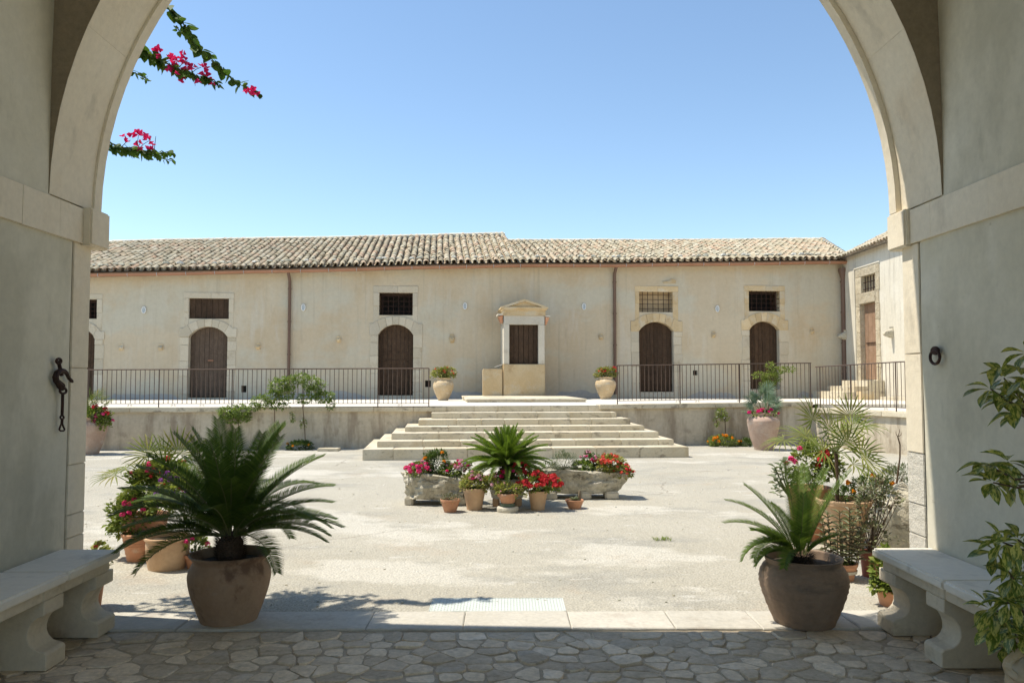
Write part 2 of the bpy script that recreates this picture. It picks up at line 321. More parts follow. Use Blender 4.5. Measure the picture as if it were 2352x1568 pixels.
# ================================================================== GROUND
def sheet(x0, x1, y0, y1, z): return MB().add([(x0, y0, z), (x1, y0, z), (x1, y1, z), (x0, y1, z)], [(0, 1, 2, 3)])
structure('courtyard_ground', sheet(-400, 400, YF, 600, 0.0), 'courtyard_concrete')
structure('ground_behind_gate', sheet(-400, 400, -200, YF, -.05), 'courtyard_concrete')

# ---- passage floor with irregular stones
def clip(poly, p, q):       # keep the part of poly nearer to p than q
    mx, my = (p[0] + q[0]) / 2, (p[1] + q[1]) / 2; nx, ny = q[0] - p[0], q[1] - p[1]
    out = []; n = len(poly)
    for i in range(n):
        a, b = poly[i], poly[(i + 1) % n]
        da = (a[0] - mx) * nx + (a[1] - my) * ny; db = (b[0] - mx) * nx + (b[1] - my) * ny
        if da <= 0: out.append(a)
        if da * db < 0:
            t = da / (da - db); out.append((a[0] + (b[0] - a[0]) * t, a[1] + (b[1] - a[1]) * t))
    return out
def floor_cells():
    pts = []; y = 3.30; row = 0; y1 = 5.03
    while y < y1:
        x = XL + .08 + (row % 2) * .1
        while x < XR - .05:
            big = 1.35 if x < -1.6 else (1.15 if x > 1.3 else 1.0)
            pts.append((x + rr(-.03, .03), y + rr(-.04, .04))); x += random.choice((.09, .12, .15, .18, .24)) * rr(.9, 1.15) * big
        y += .118 + (row % 2) * .02; row += 1
    cells = []
    for p in pts:
        poly = [(p[0] - .3, p[1] - .2), (p[0] + .3, p[1] - .2), (p[0] + .3, p[1] + .2), (p[0] - .3, p[1] + .2)]
        for q in pts:
            if q is not p and abs(q[0] - p[0]) < .55 and abs(q[1] - p[1]) < .4: poly = clip(poly, p, q)
            if len(poly) < 3: break
        poly = [(min(max(x, XL + .01), XR - .01), min(yy, 5.075)) for x, yy in poly]
        if len(poly) >= 3: cells.append((p, poly))
    return cells
pf = structure('passage_floor', sheet(XL - .3, XR + .3, -1.4, 5.10, -.0105), 'floor_joint')
nst = 0; fst = MB()
for p, poly in sorted(floor_cells(), key=lambda t: -t[0][1]):
    cx = sum(q[0] for q in poly) / len(poly); cy = sum(q[1] for q in poly) / len(poly)
    sh = rr(.86, 1.0); pts = []
    n = len(poly)
    for i in range(n):      # cut the corners unevenly
        a, b = poly[i], poly[(i + 1) % n]
        if math.hypot(a[0] - b[0], a[1] - b[1]) < .012: continue
        for t in (rr(.12, .24), .5, rr(.76, .88)):
            j = rr(-.007, .007); x = a[0] + (b[0] - a[0]) * t; y = a[1] + (b[1] - a[1]) * t
            pts.append((cx + (x - cx) * (sh + j * 5), cy + (y - cy) * (sh - .03 + j * 5)))
    if len(pts) < 4: continue
    h = rr(-.007, .006); n = len(pts); tx, ty = rr(-.04, .04), rr(-.04, .04)
    lv = [(1.03, -.05), (1.0, h - .010), (.95, h - .003), (.6, h)]
    vs = [((q[0] - cx) * s, (q[1] - cy) * s, z + tx * (q[0] - cx) * s + ty * (q[1] - cy) * s + (rr(-.0015, .0015) if z > 0 else 0)) for s, z in lv for q in pts]
    mb = MB().add(vs, [(k * n + i, k * n + (i + 1) % n, (k + 1) * n + (i + 1) % n, (k + 1) * n + i) for k in range(3) for i in range(n)] + [tuple(range(3 * n, 4 * n))])
    if cy > 4.02 and nst < 300: put('stone', mb.mesh('stone', 'floor_stone', smooth=True), pf, pos=(cx, cy, 0)); nst += 1
    else: fst.add([(x + cx, y + cy, z) for x, y, z in mb.v], mb.f)
part('stones', fst, 'floor_stone', pf, stuff=True, smooth=True)
# threshold slabs
th = structure('threshold', sheet(XL - .02, XR + .02, 5.085, YF + .04, -.01), 'floor_joint')
xs = [XL] + [on_y(u, 1430, 5.2).x for u in (420, 845, 1065, 1310, 1545, 1740, 1960)] + [XR]
for x0, x1 in zip(xs[:-1], xs[1:]):
    y0 = 5.095 + rr(-.008, .008); n = 10; top = []; bot = []
    mb = MB(); z = rr(.004, .009)
    edge = [(x0 + .002 + (x1 - x0 - .004) * i / n, y0 + rr(-.004, .006)) for i in range(n + 1)] + [(x1 - .002 - (x1 - x0 - .004) * i / n, YF + .035 + rr(-.006, .006)) for i in range(n + 1)]
    c = ((x0 + x1) / 2, (y0 + YF) / 2); m_ = len(edge)
    vs = [(x, y, -.05) for x, y in edge] + [(x, y, z - .006) for x, y in edge] + [(x + (.008 if x < c[0] else -.008), y + (.008 if y < c[1] else -.008), z) for x, y in edge]
    mb.add(vs, [(k * m_ + i, k * m_ + (i + 1) % m_, (k + 1) * m_ + (i + 1) % m_, (k + 1) * m_ + i) for k in range(2) for i in range(m_)] + [tuple(range(2 * m_, 3 * m_))])
    part('slab', mb, 'threshold_stone', th)

# ================================================================== GATEWAY (the arched passage the camera stands in)
gate = thing('gateway', 'arched plastered gateway passage with pale stone arch that frames the courtyard', 'gateway', ((XL + XR) / 2, YN, 0))
ARC = [(on_y(u, v, YF).x, on_y(u, v, YF).z) for u, v in ((208, 492), (2072, 477))]
# springing and crown measured from four points of the soffit edge
zs = on_y(1140, 486, YF).z
la, rb = on_y(207, 490, YF).x, on_y(2080, 480, YF).x
la, rb = max(la, XL + .004), min(rb, XR - .004)
AX, AR = (la + rb) / 2, (rb - la) / 2
def arc_pts(r, n=48, cx=AX, cz=zs): return [(cx - r * math.cos(math.pi * i / n), cz + r * math.sin(math.pi * i / n)) for i in range(n + 1)]
TOP = 7.2; XO = 9.0
# side walls of the passage, below and above the impost band, each one slab of masonry
def wobbled(fr, a0, a1, z0, z1, o, na=16, nz=24, amp=.006):
    mb = MB(); vs = []
    for j in range(nz + 1):
        for i in range(na + 1):
            a = a0 + (a1 - a0) * i / na; z = z0 + (z1 - z0) * j / nz
            e = noise.noise(Vector((a * .8, z * .8, o + fr.O.x))) * amp * 2 + noise.noise(Vector((a * 3, z * 3, fr.O.x))) * amp * .5
            vs.append(fr.w(a, z, o + e))
    return mb.add(vs, [(j * (na + 1) + i, j * (na + 1) + i + 1, (j + 1) * (na + 1) + i + 1, (j + 1) * (na + 1) + i) for j in range(nz) for i in range(na)])
zi_top = on_y(105, 450, YN).z; zi_bot = zi_top - .235
for fr, sg, X in ((FL, 1, XL), (FR, -1, XR)):
    A = lambda y: y * sg        # plane coordinate of a depth y
    a0, a1 = sorted((A(-1.4), A(YJ)))
    part('side_wall', wobbled(fr, a0, a1, -.05, zi_bot + .01, 0.0, 60, 30), 'passage_plaster', gate, smooth=True)
    mb = MB().fbox(fr, *sorted((A(-1.4), A(YJ))), -.05, TOP, -1.2, -.02); part('wall_core', mb, 'passage_plaster', gate)
    part('upper_wall', wobbled(fr, *sorted((A(-1.4), A(YN + .02))), zi_top - .01, TOP, 0.0, 60, 30), 'passage_plaster', gate, smooth=True)
    # impost band in blocks
    ys = [-1.4, -.4, .8, 1.9, 2.8, 3.5, 4.1, 4.63, 5.02, 5.30] if sg > 0 else [-6, -4.4, -3, -1.6, -.4, .8, 1.9, 2.8, 3.3, 3.95, 4.42, 5.04, 5.30]
    for y0, y1 in zip(ys[:-1], ys[1:]):
        part('impost_block', MB().fbox(fr, *sorted((A(y0 + .0007), A(y1 - .0007))), zi_bot + rr(-.004, .004), zi_top, -.3, .022 + rr(-.0015, .0015)), 'arch_stone', gate, bevel=.0015)
    part('impost_capital', MB().fbox(fr, *sorted((A(5.30), A(YF + .11))), zi_bot - .012, zi_top + .012, -.35, .075 if sg > 0 else .055), 'arch_stone', gate, bevel=.012, seg=2)
    # jamb stones between the joint and the outer face
    zj = [-.02, .55, on_y(2110, 1158, 5.3).z, on_y(2110, 1040, 5.3).z, on_y(2110, 812, 5.3).z, zi_bot] if sg < 0 else [-.02, .55, on_y(160, 1180, 5.3).z, on_y(160, 1066, 5.3).z, on_y(160, 845, 5.3).z, zi_bot]
    for k, (z0, z1) in enumerate(zip(zj[:-1], zj[1:])):
        part('jamb_stone', MB().fbox(fr, *sorted((A(YJ + .014), A(YF))), z0 + .0015, z1 - .0015, -.35, .004 + rr(-.002, .002)),
             'pitted_stone' if sg < 0 and k < 3 else 'arch_stone', gate, bevel=.005, seg=2)
# outer wall to both sides of the opening
for x0, x1 in ((-XO, XL - .3), (XR + .3, XO)):
    part('outer_wall', MB().box(x0, x1, YN, YF - .01, -.05, TOP), 'limewash_wall', gate)
# arch: spandrel inside, voussoir ring through the thickness
def arch_face(r, y, flip):
    pts = arc_pts(r); n = len(pts); vs = []; fs = []
    for x, z in pts: vs += [(x, y, z), (x, y, TOP)]
    for i in range(n - 1):
        f = (2 * i, 2 * i + 2, 2 * i + 3, 2 * i + 1); fs.append(f[::-1] if flip else f)
    b = len(vs)
    vs += [(XL - .6, y, zs), (XL - .6, y, TOP), (XR + .6, y, zs), (XR + .6, y, TOP)]
    fs += [(b, 0, 1, b + 1), (2 * n - 2, b + 2, b + 3, 2 * n - 1)]
    return MB().add(vs, fs)
RV = [0, 6, 18, 30, 42, 48]
RIN = AR - .001
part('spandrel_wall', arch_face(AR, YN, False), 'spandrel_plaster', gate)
part('outer_spandrel', arch_face(AR + .2, YF - .015, True), 'limewash_wall', gate)
P0 = arc_pts(AR); P1 = arc_pts(AR + .42)
for i0, i1 in zip(RV[:-1], RV[1:]):
    mb = MB(); n = i1 - i0 + 1; e = .0003
    vs = []
    for i in range(i0, i1 + 1):
        th_ = math.pi * (i + (e * 12 if i == i0 else (-e * 12 if i == i1 else 0))) / 48
        for r, y in ((AR, YN + .004), (AR, YF), (AR + .42, YF), (AR + .42, YN + .004)):
            vs.append((AX - r * math.cos(th_), y, zs + r * math.sin(th_)))
    fs = [(4 * i + k, 4 * i + (k + 1) % 4, 4 * i + 4 + (k + 1) % 4, 4 * i + 4 + k) for i in range(n - 1) for k in range(4)] + [(3, 2, 1, 0), tuple(range(4 * n - 4, 4 * n))]
    part('voussoir', mb.add(vs, fs), 'arch_stone', gate, smooth=True)
# the outer order of the arch stands a little into the opening
ring = MB(); vs = []; n = 49
for i in range(n):
    t = math.pi * i / 48; k = .016 + .022 * (i / 48)
    for r, y in ((AR - k, YF - .005), (AR - k, YF + .09), (AR + .3, YF + .09), (AR + .3, YF - .005)):
        vs.append((AX - r * math.cos(t), y, zs + r * math.sin(t)))
ring.add(vs, [(4 * i + k, 4 * i + (k + 1) % 4, 4 * i + 4 + (k + 1) % 4, 4 * i + 4 + k) for i in range(n - 1) for k in range(4)])
part('outer_arch_ring', ring, 'arch_stone', gate, smooth=True)
part('ceiling', MB().box(-XO, XO, -1.4, YF - .02, TOP, TOP + .3), 'limewash_wall', gate)  # unseen ceiling, made pale to bounce light into the passage
part('street_wall', MB().box(-XO, XL, -1.8, -1.4, -.05, TOP).box(XR, XO, -1.8, -1.4, -.05, TOP).box(XL, XR, -1.8, -1.4, 5.6, TOP), 'limewash_wall', gate)  # unseen street end, set close and wide open to let light in

# ================================================================== FARM BUILDING
farm = thing('farm_building', 'long low farm building with tiled roof, beige plaster and arched doors behind the terrace', 'building', FB.w(0, .93))
poly_v = [(200, 635), (440, 630), (660, 625), (860, 620), (1000, 616), (1157, 613), (1410, 612), (1650, 609), (1936, 605)]    # line under the tiles
EAVE = [(-22, FB.z(200, 636) - .18)] + [FB.px(u, v) for u, v in poly_v]
def lerp_poly(P, a):
    if a <= P[0][0]: return P[0][1]
    for (a0, z0), (a1, z1) in zip(P[:-1], P[1:]):
        if a <= a1: return z0 + (z1 - z0) * (a - a0) / (a1 - a0)
    return P[-1][1]
A_R = EAVE[-1][0] + .12     # right end of facade
A_L = -21.0
Z0T = .93                   # terrace level at the wall
def holed_wall(fr, a0, a1, z0, ztop, holes, depth, extra=()):
    holes = [(h[0] - .012, h[1] + .012, h[2] - .012, h[3] + .012) for h in holes]
    cu = sorted(set([a0, a1] + [h[0] for h in holes] + [h[1] for h in holes] + list(extra)))
    cz = sorted(set([z0, 99.0] + [h[2] for h in holes] + [h[3] for h in holes] + [z0 + 1.5, z0 + 2.6]))
    mb = MB(); Z = lambda a, z: ztop(a) if z > 90 else z
    for i in range(len(cu) - 1):
        for j in range(len(cz) - 1):
            ca, cz_ = (cu[i] + cu[i + 1]) / 2, (cz[j] + min(cz[j + 1], cz[j] + .02)) / 2
            if any(h[0] < ca < h[1] and h[2] < cz_ < h[3] for h in holes): continue
            u0, u1, w0, w1 = cu[i], cu[i + 1], cz[j], cz[j + 1]
            mb.add([fr.w(u0, Z(u0, w0)), fr.w(u1, Z(u1, w0)), fr.w(u1, Z(u1, w1)), fr.w(u0, Z(u0, w1))], [(0, 1, 2, 3)])
    for h in holes:
        q = [(h[0], h[2]), (h[1], h[2]), (h[1], h[3]), (h[0], h[3])]
        for k in range(4):
            (p, z), (p2, z2) = q[k], q[(k + 1) % 4]
            mb.add([fr.w(p, z), fr.w(p, z, -depth), fr.w(p2, z2, -depth), fr.w(p2, z2)], [(0, 1, 2, 3)])
    return mb
def seg_arc(w, r, ztop, n, ext=1.0):    # points of a segmental arch from left to right; half width w, rise r
    Rr = (w * w + r * r) / (2 * r); cz = ztop - Rr; t0 = math.asin(min(1, w / Rr))
    return [(Rr * math.sin(-t0 + 2 * t0 * i / n), cz + Rr * math.cos(-t0 + 2 * t0 * i / n)) for i in range(n + 1)]
DOORS = [  # ul ur vtop vspring vbot | outer l r, outer top, shoulder top | window ul ur vt vb | frame l r vt | kind
    dict(d=(158, 217, 757, 778, 914), s=(136, 239, 738, 761), w=(163, 223, 687, 731), f=(152, 236, 675), k='grille', wood='old_wood', st='surround_stone', lab='plank door at the left edge, half hidden by the gate'),
    dict(d=(433, 522, 750, 773, 912), s=(411, 543, 732, 754), w=(434, 526, 685, 731), f=(422, 538, 672), k='shutter', wood='grey_wood', st='surround_stone', lab='weathered grey plank door with rusty latch'),
    dict(d=(868, 949, 745, 769, 907), s=(848, 970, 726, 743), w=(871, 948, 672, 723), f=(857, 960, 657), k='grille', wood='old_wood', st='surround_stone', lab='dark plank door left of the shrine'),
    dict(d=(1468, 1547, 739, 760, 899), s=(1449, 1568, 719, 737), w=(1468, 1545, 670, 716), f=(1458, 1558, 657), k='plaster', wood='old_wood', st='yellow_stone', lab='dark plank door right of the shrine'),
    dict(d=(1722, 1790, 738, 757, 893), s=(1703, 1811, 717, 735), w=(1720, 1791, 668, 714), f=(1709, 1803, 656), k='grille', wood='old_wood', st='yellow_stone', lab='brown door at the right end')]
holes = []
for D in DOORS:
    ul, ur, vt, vs_, vb = D['d']; uc = (ul + ur) / 2
    D['ca'] = FB.a(uc, 820); D['hw'] = (FB.a(ur, 820) - FB.a(ul, 820)) / 2
    D['zt'], D['zs'], D['zb'] = FB.z(uc, vt), FB.z(uc, vs_), FB.z(uc, vb)
    holes.append((D['ca'] - D['hw'], D['ca'] + D['hw'], D['zb'], D['zt'] + .02))
    wl, wr, wt, wb = D['w']; D['wa0'], D['wa1'], D['wz1'], D['wz0'] = FB.a(wl, 700), FB.a(wr, 700), FB.z((wl + wr) / 2, wt), FB.z((wl + wr) / 2, wb)
    holes.append((D['wa0'], D['wa1'], max(D['wz0'], D['zt'] + .06), D['wz1']))
hs = []
for u, v, du, dv in ((560, 893, 5, 7), (983, 881, 6, 7), (1597, 856, 5, 5), (1004 * 0 + 706, 905, 4, 4)):
    a, z = FB.px(u, v); w_, h_ = du * 26 / F, dv * 26 / F; hs.append((a - w_, a + w_, z - h_, z + h_))
part('wall', holed_wall(FB, A_L, A_R, .5, lambda a: lerp_poly(EAVE, a) - .02, holes + hs, .45, [e[0] for e in EAVE[1:-1]]), 'facade_plaster', farm)
for h in hs: part('drain_hole', MB().fbox(FB, h[0] - .02, h[1] + .02, h[2] - .02, h[3] + .02, -.5, -.12), 'shade_black', farm)
a, z = FB.px(1834, 848); part('hatch_frame', MB().fbox(FB, a - .11, a + .11, z - .1, z - .07, 0, .02).fbox(FB, a - .11, a + .11, z + .07, z + .1, 0, .02).fbox(FB, a - .11, a - .08, z - .07, z + .07, 0, .02).fbox(FB, a + .08, a + .11, z - .07, z + .07, 0, .02), 'surround_stone', farm)
part('back_wall', MB().fbox(FB, A_L, A_R + 6, .5, 5.2, -10.5, -10), 'facade_plaster', farm)
part('gable_wall', MB().fbox(FB, A_L - .3, A_L, .5, 5.0, -10, 0), 'facade_plaster', farm)
# damp patches where the plaster was patched low on the wall
def blotch(fr, a0, a1, z0, zt, o=.004, seed=0):
    rs = random.Random(seed); n = 26; top = []
    for i in range(n + 1):
        t = i / n; e = min(1, t * 5, (1 - t) * 5)
        top.append((a0 + (a1 - a0) * t, z0 + .02 + (zt - z0) * e * (.75 + .35 * noise.noise(Vector((t * 5 + seed, seed, 0))) + rs.uniform(-.06, .06))))
    vs = [fr.w(a, z0, o) for a, _ in top] + [fr.w(a, z, o) for a, z in top]
    return MB().add(vs, [(i, i + 1, n + 2 + i, n + 1 + i) for i in range(n)])
for sd_, (u0, u1, vt) in enumerate(((545, 880, 897), (972, 1150, 893), (1256, 1408, 893), (1570, 1700, 897), (1812, 1930, 899), (225, 425, 899))):
    a0, a1 = FB.a(u0, 900), FB.a(u1, 900); part('damp_patch', blotch(FB, a0, a1, Z0T - .1, FB.z((u0 + u1) / 2, vt), seed=sd_), 'damp_plaster', farm)
def stone(fr, par, pts, o0=-.22, o1=None, m='surround_stone', nm='stone', bev=.008):
    return part(nm, MB().prism(fr, pts, o0, rr(.012, .03) if o1 is None else o1), m, par, bevel=bev)
def door_surround(fr, par, D):
    ca, hw, zt, zs_, zb = D['ca'], D['hw'], D['zt'], D['zs'], D['zb']; uc = (D['d'][0] + D['d'][1]) / 2
    ol, orr = FB.a(D['s'][0], 820), FB.a(D['s'][1], 820); zot = fr.z(uc, D['s'][2]); zsh = fr.z(uc, D['s'][3]); m = D['st']
    sur = part('door_surround', MB().prism(fr, [(ca - hw + .01, zb - .2), (ca + hw - .01, zb - .2), (ca + hw - .01, zb - .012), (ca - hw + .01, zb - .012)], -.4, .03), 'surround_stone', par)
    jm = 'surround_stone'
    for x0, x1 in ((ol + .02, ca - hw), (ca + hw, orr - .02)):      # jambs
        z = zb - .25; k = 0; zend = zs_ - .02
        cuts = [z]
        while cuts[-1] < zend - .35: cuts.append(cuts[-1] + rr(.3, .6))
        cuts.append(zend)
        for q0, q1 in zip(cuts[:-1], cuts[1:]):
            e = rr(-.02, .02) 
            l, r = (x0 + e, x1) if x0 < ca else (x0, x1 + e)
            stone(fr, sur, [(l, q0 + .004), (r, q0 + .004), (r, q1 - .003), (l, q1 - .003)], m=jm if m == 'surround_stone' or q1 < zend - .1 else jm)
    # shoulders
    inn = seg_arc(hw, zt - zs_, zt, 28); wo = hw + (ca - hw - ol) * .62
    out = seg_arc(wo, max(.1, zot - zsh), zot, 28)
    stone(fr, sur, [(ol, zs_ - .016), (ca - hw, zs_ - .016), (ca - hw, zs_), (ca + inn[3][0], inn[3][1]), (ca + out[3][0], out[3][1]), (ca - wo, zsh), (ol, zsh)], m=m, o1=.034)
    stone(fr, sur, [(ca + hw, zs_ - .016), (orr, zs_ - .016), (orr, zsh), (ca + wo, zsh), (ca + out[25][0], out[25][1]), (ca + inn[25][0], inn[25][1]), (ca + hw, zs_)], m=m, o1=.034)
    cuts = [3, 8, 12, 16, 20, 25]
    for i0, i1 in zip(cuts[:-1], cuts[1:]):
        g = .0025
        pts = [(ca + inn[i][0], inn[i][1]) for i in range(i0, i1 + 1)] + [(ca + out[i][0], out[i][1]) for i in range(i1, i0 - 1, -1)]
        pts[0] = (pts[0][0] + g, pts[0][1]); pts[i1 - i0] = (pts[i1 - i0][0] - g, pts[i1 - i0][1]); pts[-1] = (pts[-1][0] + g, pts[-1][1]); pts[i1 - i0 + 1] = (pts[i1 - i0 + 1][0] - g, pts[i1 - i0 + 1][1])
        stone(fr, sur, pts, m=m, o1=.024 + rr(0, .01), nm='stone')
    # masonry behind the arch so that the wall hole is closed, stones beside the window
    return sur
def door_leaf(fr, par, D):
    ca, hw, zt, zs_, zb = D['ca'], D['hw'], D['zt'], D['zs'], D['zb']; o = -.2
    arc = seg_arc(hw, zt - zs_, zt, 28)
    def top(x):
        for (x0, z0), (x1, z1) in zip(arc[:-1], arc[1:]):
            if x <= x1: return z0 + (z1 - z0) * max(0, (x - x0)) / (x1 - x0)
        return arc[-1][1]
    dr = part('door', MB().fbox(fr, ca - hw, ca + hw, zb, zt + .02, o - .25, o - .05), 'shade_black', par); dr['label'] = D['lab']
    n = 8; x = -hw; ws = [rr(.8, 1.2) for _ in range(n)]; k = 2 * hw / sum(ws)
    for i, w_ in enumerate(ws):
        x1 = x + w_ * k; g = .006 if i != n // 2 - 1 else .014
        xa, xb = x + g / 2, x1 - g / 2; ncut = 4
        pts = [(ca + xa, zb + .01 + rr(0, .012)), (ca + xb, zb + .01 + rr(0, .012))] + [(ca + xb + (xa - xb) * j / ncut, top(xb + (xa - xb) * j / ncut) + .015) for j in range(ncut + 1)]
        part('plank', MB().prism(fr, pts, o - .04, o + rr(-.006, .006)), D['wood'], dr)
        x = x1
    if D['wood'] == 'grey_wood':
        part('latch', MB().fbox(fr, ca - .05, ca + .13, zb + (zs_ - zb) * .60, zb + (zs_ - zb) * .60 + .035, o, o + .03), 'gutter_brown', dr)
    else:
        part('cross_bar', MB().fbox(fr, ca - hw + .02, ca + hw - .02, zb + (zs_ - zb) * .58, zb + (zs_ - zb) * .58 + .03, o + .006, o + .016), 'old_wood', dr)
def window(fr, par, D, nb=6, nh=4):
    a0, a1, z1 = D['wa0'], D['wa1'], D['wz1']; z0 = max(D['wz0'], D['zt'] + .06) if 'zt' in D else D['wz0']; k = D['k']
    wn = part('window', MB().fbox(fr, a0 - .02, a1 + .02, z0 - .02, z1 + .02, -.8 if k == 'grille' else (-.3 if k == 'shutter' else -.42), -.75 if k == 'grille' else (-.12 if k == 'shutter' else -.34)),
              'shade_black' if k != 'plaster' else 'yellow_plaster', par)
    if k == 'shutter':
        n = 7
        for i in range(n):
            x0 = a0 + (a1 - a0) * i / n; x1 = a0 + (a1 - a0) * (i + 1) / n
            part('plank', MB().fbox(fr, x0 + .004, x1 - .004, z0, z1, -.12, -.09 + rr(-.004, .004)), 'old_wood', wn)
    else:
        if k == 'grille':   # plaster sides of the deep opening, coloured dark as if unlit
            part('casing', MB().fbox(fr, a0 - .1, a0 + .04, z0, z1, -.75, -.3).fbox(fr, a1 - .04, a1 + .1, z0, z1, -.75, -.3).fbox(fr, a0, a1, z1 - .05, z1 + .1, -.75, -.3).fbox(fr, a0, a1, z0 - .1, z0 + .05, -.75, -.3), 'old_wood', wn)
        for i in range(nb):
            x = a0 + (a1 - a0) * (i + .7) / (nb + .4); part('bar', MB().tube([fr.w(x, z0 - .01, -.05), fr.w(x, z1 + .01, -.05)], .011, 5), 'iron', wn)
        for i in range(nh):
            z = z0 + (z1 - z0) * (i + .7) / (nh + .4); part('bar', MB().tube([fr.w(a0 - .01, z, -.045), fr.w(a1 + .01, z, -.045)], .010, 5), 'iron', wn)
def window_frame(fr, par, D):
    a0, a1, z1 = D['wa0'], D['wa1'], D['wz1']; z0 = max(D['wz0'], D['zt'] + .06)
    f0, f1 = FB.a(D['f'][0], 700), FB.a(D['f'][1], 700); zf = fr.z((D['f'][0] + D['f'][1]) / 2, D['f'][2]); m = D['st']
    zsh = fr.z((D['d'][0] + D['d'][1]) / 2, D['s'][3])
    wf = stone(fr, par, [(f0, z1), (a0 + (a1 - a0) * .55, z1), (a0 + (a1 - a0) * .55, zf), (f0, zf)], m=m, nm='window_frame')
    stone(fr, wf, [(a0 + (a1 - a0) * .55 + .005, z1), (f1, z1), (f1, zf), (a0 + (a1 - a0) * .55 + .005, zf)], m=m)
    zm = z0 + (z1 - z0) * rr(.2, .5)
    for l, r in ((f0 + .01, a0), (a1, f1 - .01)):
        stone(fr, wf, [(l, zm + .003), (r, zm + .003), (r, z1 - .005), (l, z1 - .005)], m=m)
        stone(fr, wf, [(l, zsh + .006), (r, zsh + .006), (r, zm - .003), (l, zm - .003)], m=m, o1=.01)
mat('yellow_plaster', [(.50, .37, .21), (.58, .46, .30)], scale=2, fine=14, fineamt=.15, bump=.4)
for D in DOORS:
    door_surround(FB, farm, D); door_leaf(FB, farm, D); window_frame(FB, farm, D); window(FB, farm, D)
# small broken cornice stone above the third window
a, z = FB.px(1540, 647); part('cornice_stone', MB().prism(FB, [(a - .28, z - .04), (a + .18, z - .04), (a + .18, z + .05), (a + .05, z + .1), (a - .08, z + .02), (a - .28, z)], -.02, .05), 'yellow_stone', farm)
# oval lamps and tethering stones on the wall
def oval(fr, a, z, o, rx, rz, n=20): return [fr.w(a + rx * math.cos(2 * math.pi * i / n), z + rz * math.sin(2 * math.pi * i / n), o) for i in range(n + 1)]
for u, v in ((331, 712), (697, 706), (1068, 703), (1341, 704), (1647, 709)):
    a, z = FB.px(u, v)
    lm = part('wall_lamp', MB().prism(FB, [(a + .055 * math.cos(k * .349), z + .10 * math.sin(k * .349)) for k in range(18)], 0, .035), 'lamp_glass', farm, smooth=True)
    part('lamp_rim', MB().tube(oval(FB, a, z, .038, .062, .108), .014, 6, cap=False), 'lamp_white', lm, smooth=True)
def corbel(fr, par, a, z, w=.10, h=.22, out=.13, m='yellow_stone', seed=0):
    rs = random.Random(seed); mb = MB(); n = 6; lay = 7; vs = []
    for j in range(lay):
        t = j / (lay - 1); o = out * (math.sin(math.pi * min(1, t * 1.15 + .08)) * .8 + .2) if j not in (0, lay - 1) else out * .3
        wd = w * (.75 + .25 * math.sin(math.pi * t)) * rs.uniform(.85, 1.1); zz = z - h / 2 + h * t
        vs += [fr.w(a - wd, zz, -.02), fr.w(a - wd, zz, o * .5), fr.w(a - wd * .55, zz, o), fr.w(a + wd * .55, zz, o * rs.uniform(.85, 1.05)), fr.w(a + wd, zz, o * .5), fr.w(a + wd, zz, -.02)]
    fs = [(j * n + i, j * n + i + 1, (j + 1) * n + i + 1, (j + 1) * n + i) for j in range(lay - 1) for i in range(n - 1)] + [tuple(range(n))[::-1], tuple(range((lay - 1) * n, lay * n))]
    return part('tethering_stone', mb.add(vs, fs), m, par, smooth=True)
for i, (u, v) in enumerate(((279, 797), (370, 797), (593, 795), (778, 779), (1038, 777), (1380, 773), (1638, 768), (1864, 760))):
    a, z = FB.px(u, v); corbel(FB, farm, a, z, .075 if i != 4 else .09, .21 if i != 4 else .30, seed=i)

# ---- roof
RD = 5.6                    # plan depth from wall to ridge
ridge_v = [(200, 560), (600, 552), (900, 547), (1157, 540)]
RL = [FB.px(u, v, -RD) for u, v in ridge_v]; RL = [(A_L - 8, RL[0][1] - .25)] + RL
RRt = [FB.px(u, v, -RD) for u, v in ((1158, 556), (1500, 556), (1800, 554), (1886, 553))]
EO = .34                    # overhang
a_brk = RL[-1][0]; a_rend = RRt[-1][0]
# width of the roof at the ridge differs from the eave on the photograph's right end (hip)
def roof_pt(a, t, lift=0.0):
    ez = lerp_poly(EAVE, a) + .10
    if a < a_brk: rz = lerp_poly(RL, a)
    else: rz = lerp_poly(RRt, a)
    bow = .05 * math.sin(a * .9) * t * (1 - t) + .035 * min(1, t * 3) * noise.noise(Vector((a * .35, t * 2, 0)))
    return FB.w(a, ez + (rz - ez) * t + bow + lift, EO - (EO + RD) * t)
A_E = EAVE[-1][0] + .05     # eave end at the right
def t_start(a): return 0.0 if a <= A_E else min(1.0, (a - A_E) / (a_rend - A_E))
A_X = a_rend
base = MB(); na = 140; amin = A_L - .3; prev = None
grid = []
for i in range(na + 1):
    a = amin + (A_X - amin) * i / na; h = t_start(a)
    grid.append([roof_pt(a, h + (1 - h) * j / 8, -.03) for j in range(9)])
for i in range(na):
    a = amin + (A_E - amin) * (i + .5) / na
    for j in range(8): base.add([grid[i][j], grid[i + 1][j], grid[i + 1][j + 1], grid[i][j + 1]], [(0, 1, 2, 3)])
roof = part('roof', base, 'roof_channel', farm)
part('roof_back', MB().add([FB.w(amin, 6.6, -RD), FB.w(a_brk, 7.3, -RD), FB.w(A_X, 7.0, -RD), FB.w(A_X, 5, -10.6), FB.w(amin, 4.8, -10.6)], [(0, 1, 2, 3, 4)]), 'roof_channel', farm)
part('soffit_board', MB().add([FB.w(amin, lerp_poly(EAVE, amin) - .03, .02), FB.w(amin, lerp_poly(EAVE, amin) + .04, EO)] , []), None, farm) if 0 else None
sf = MB()
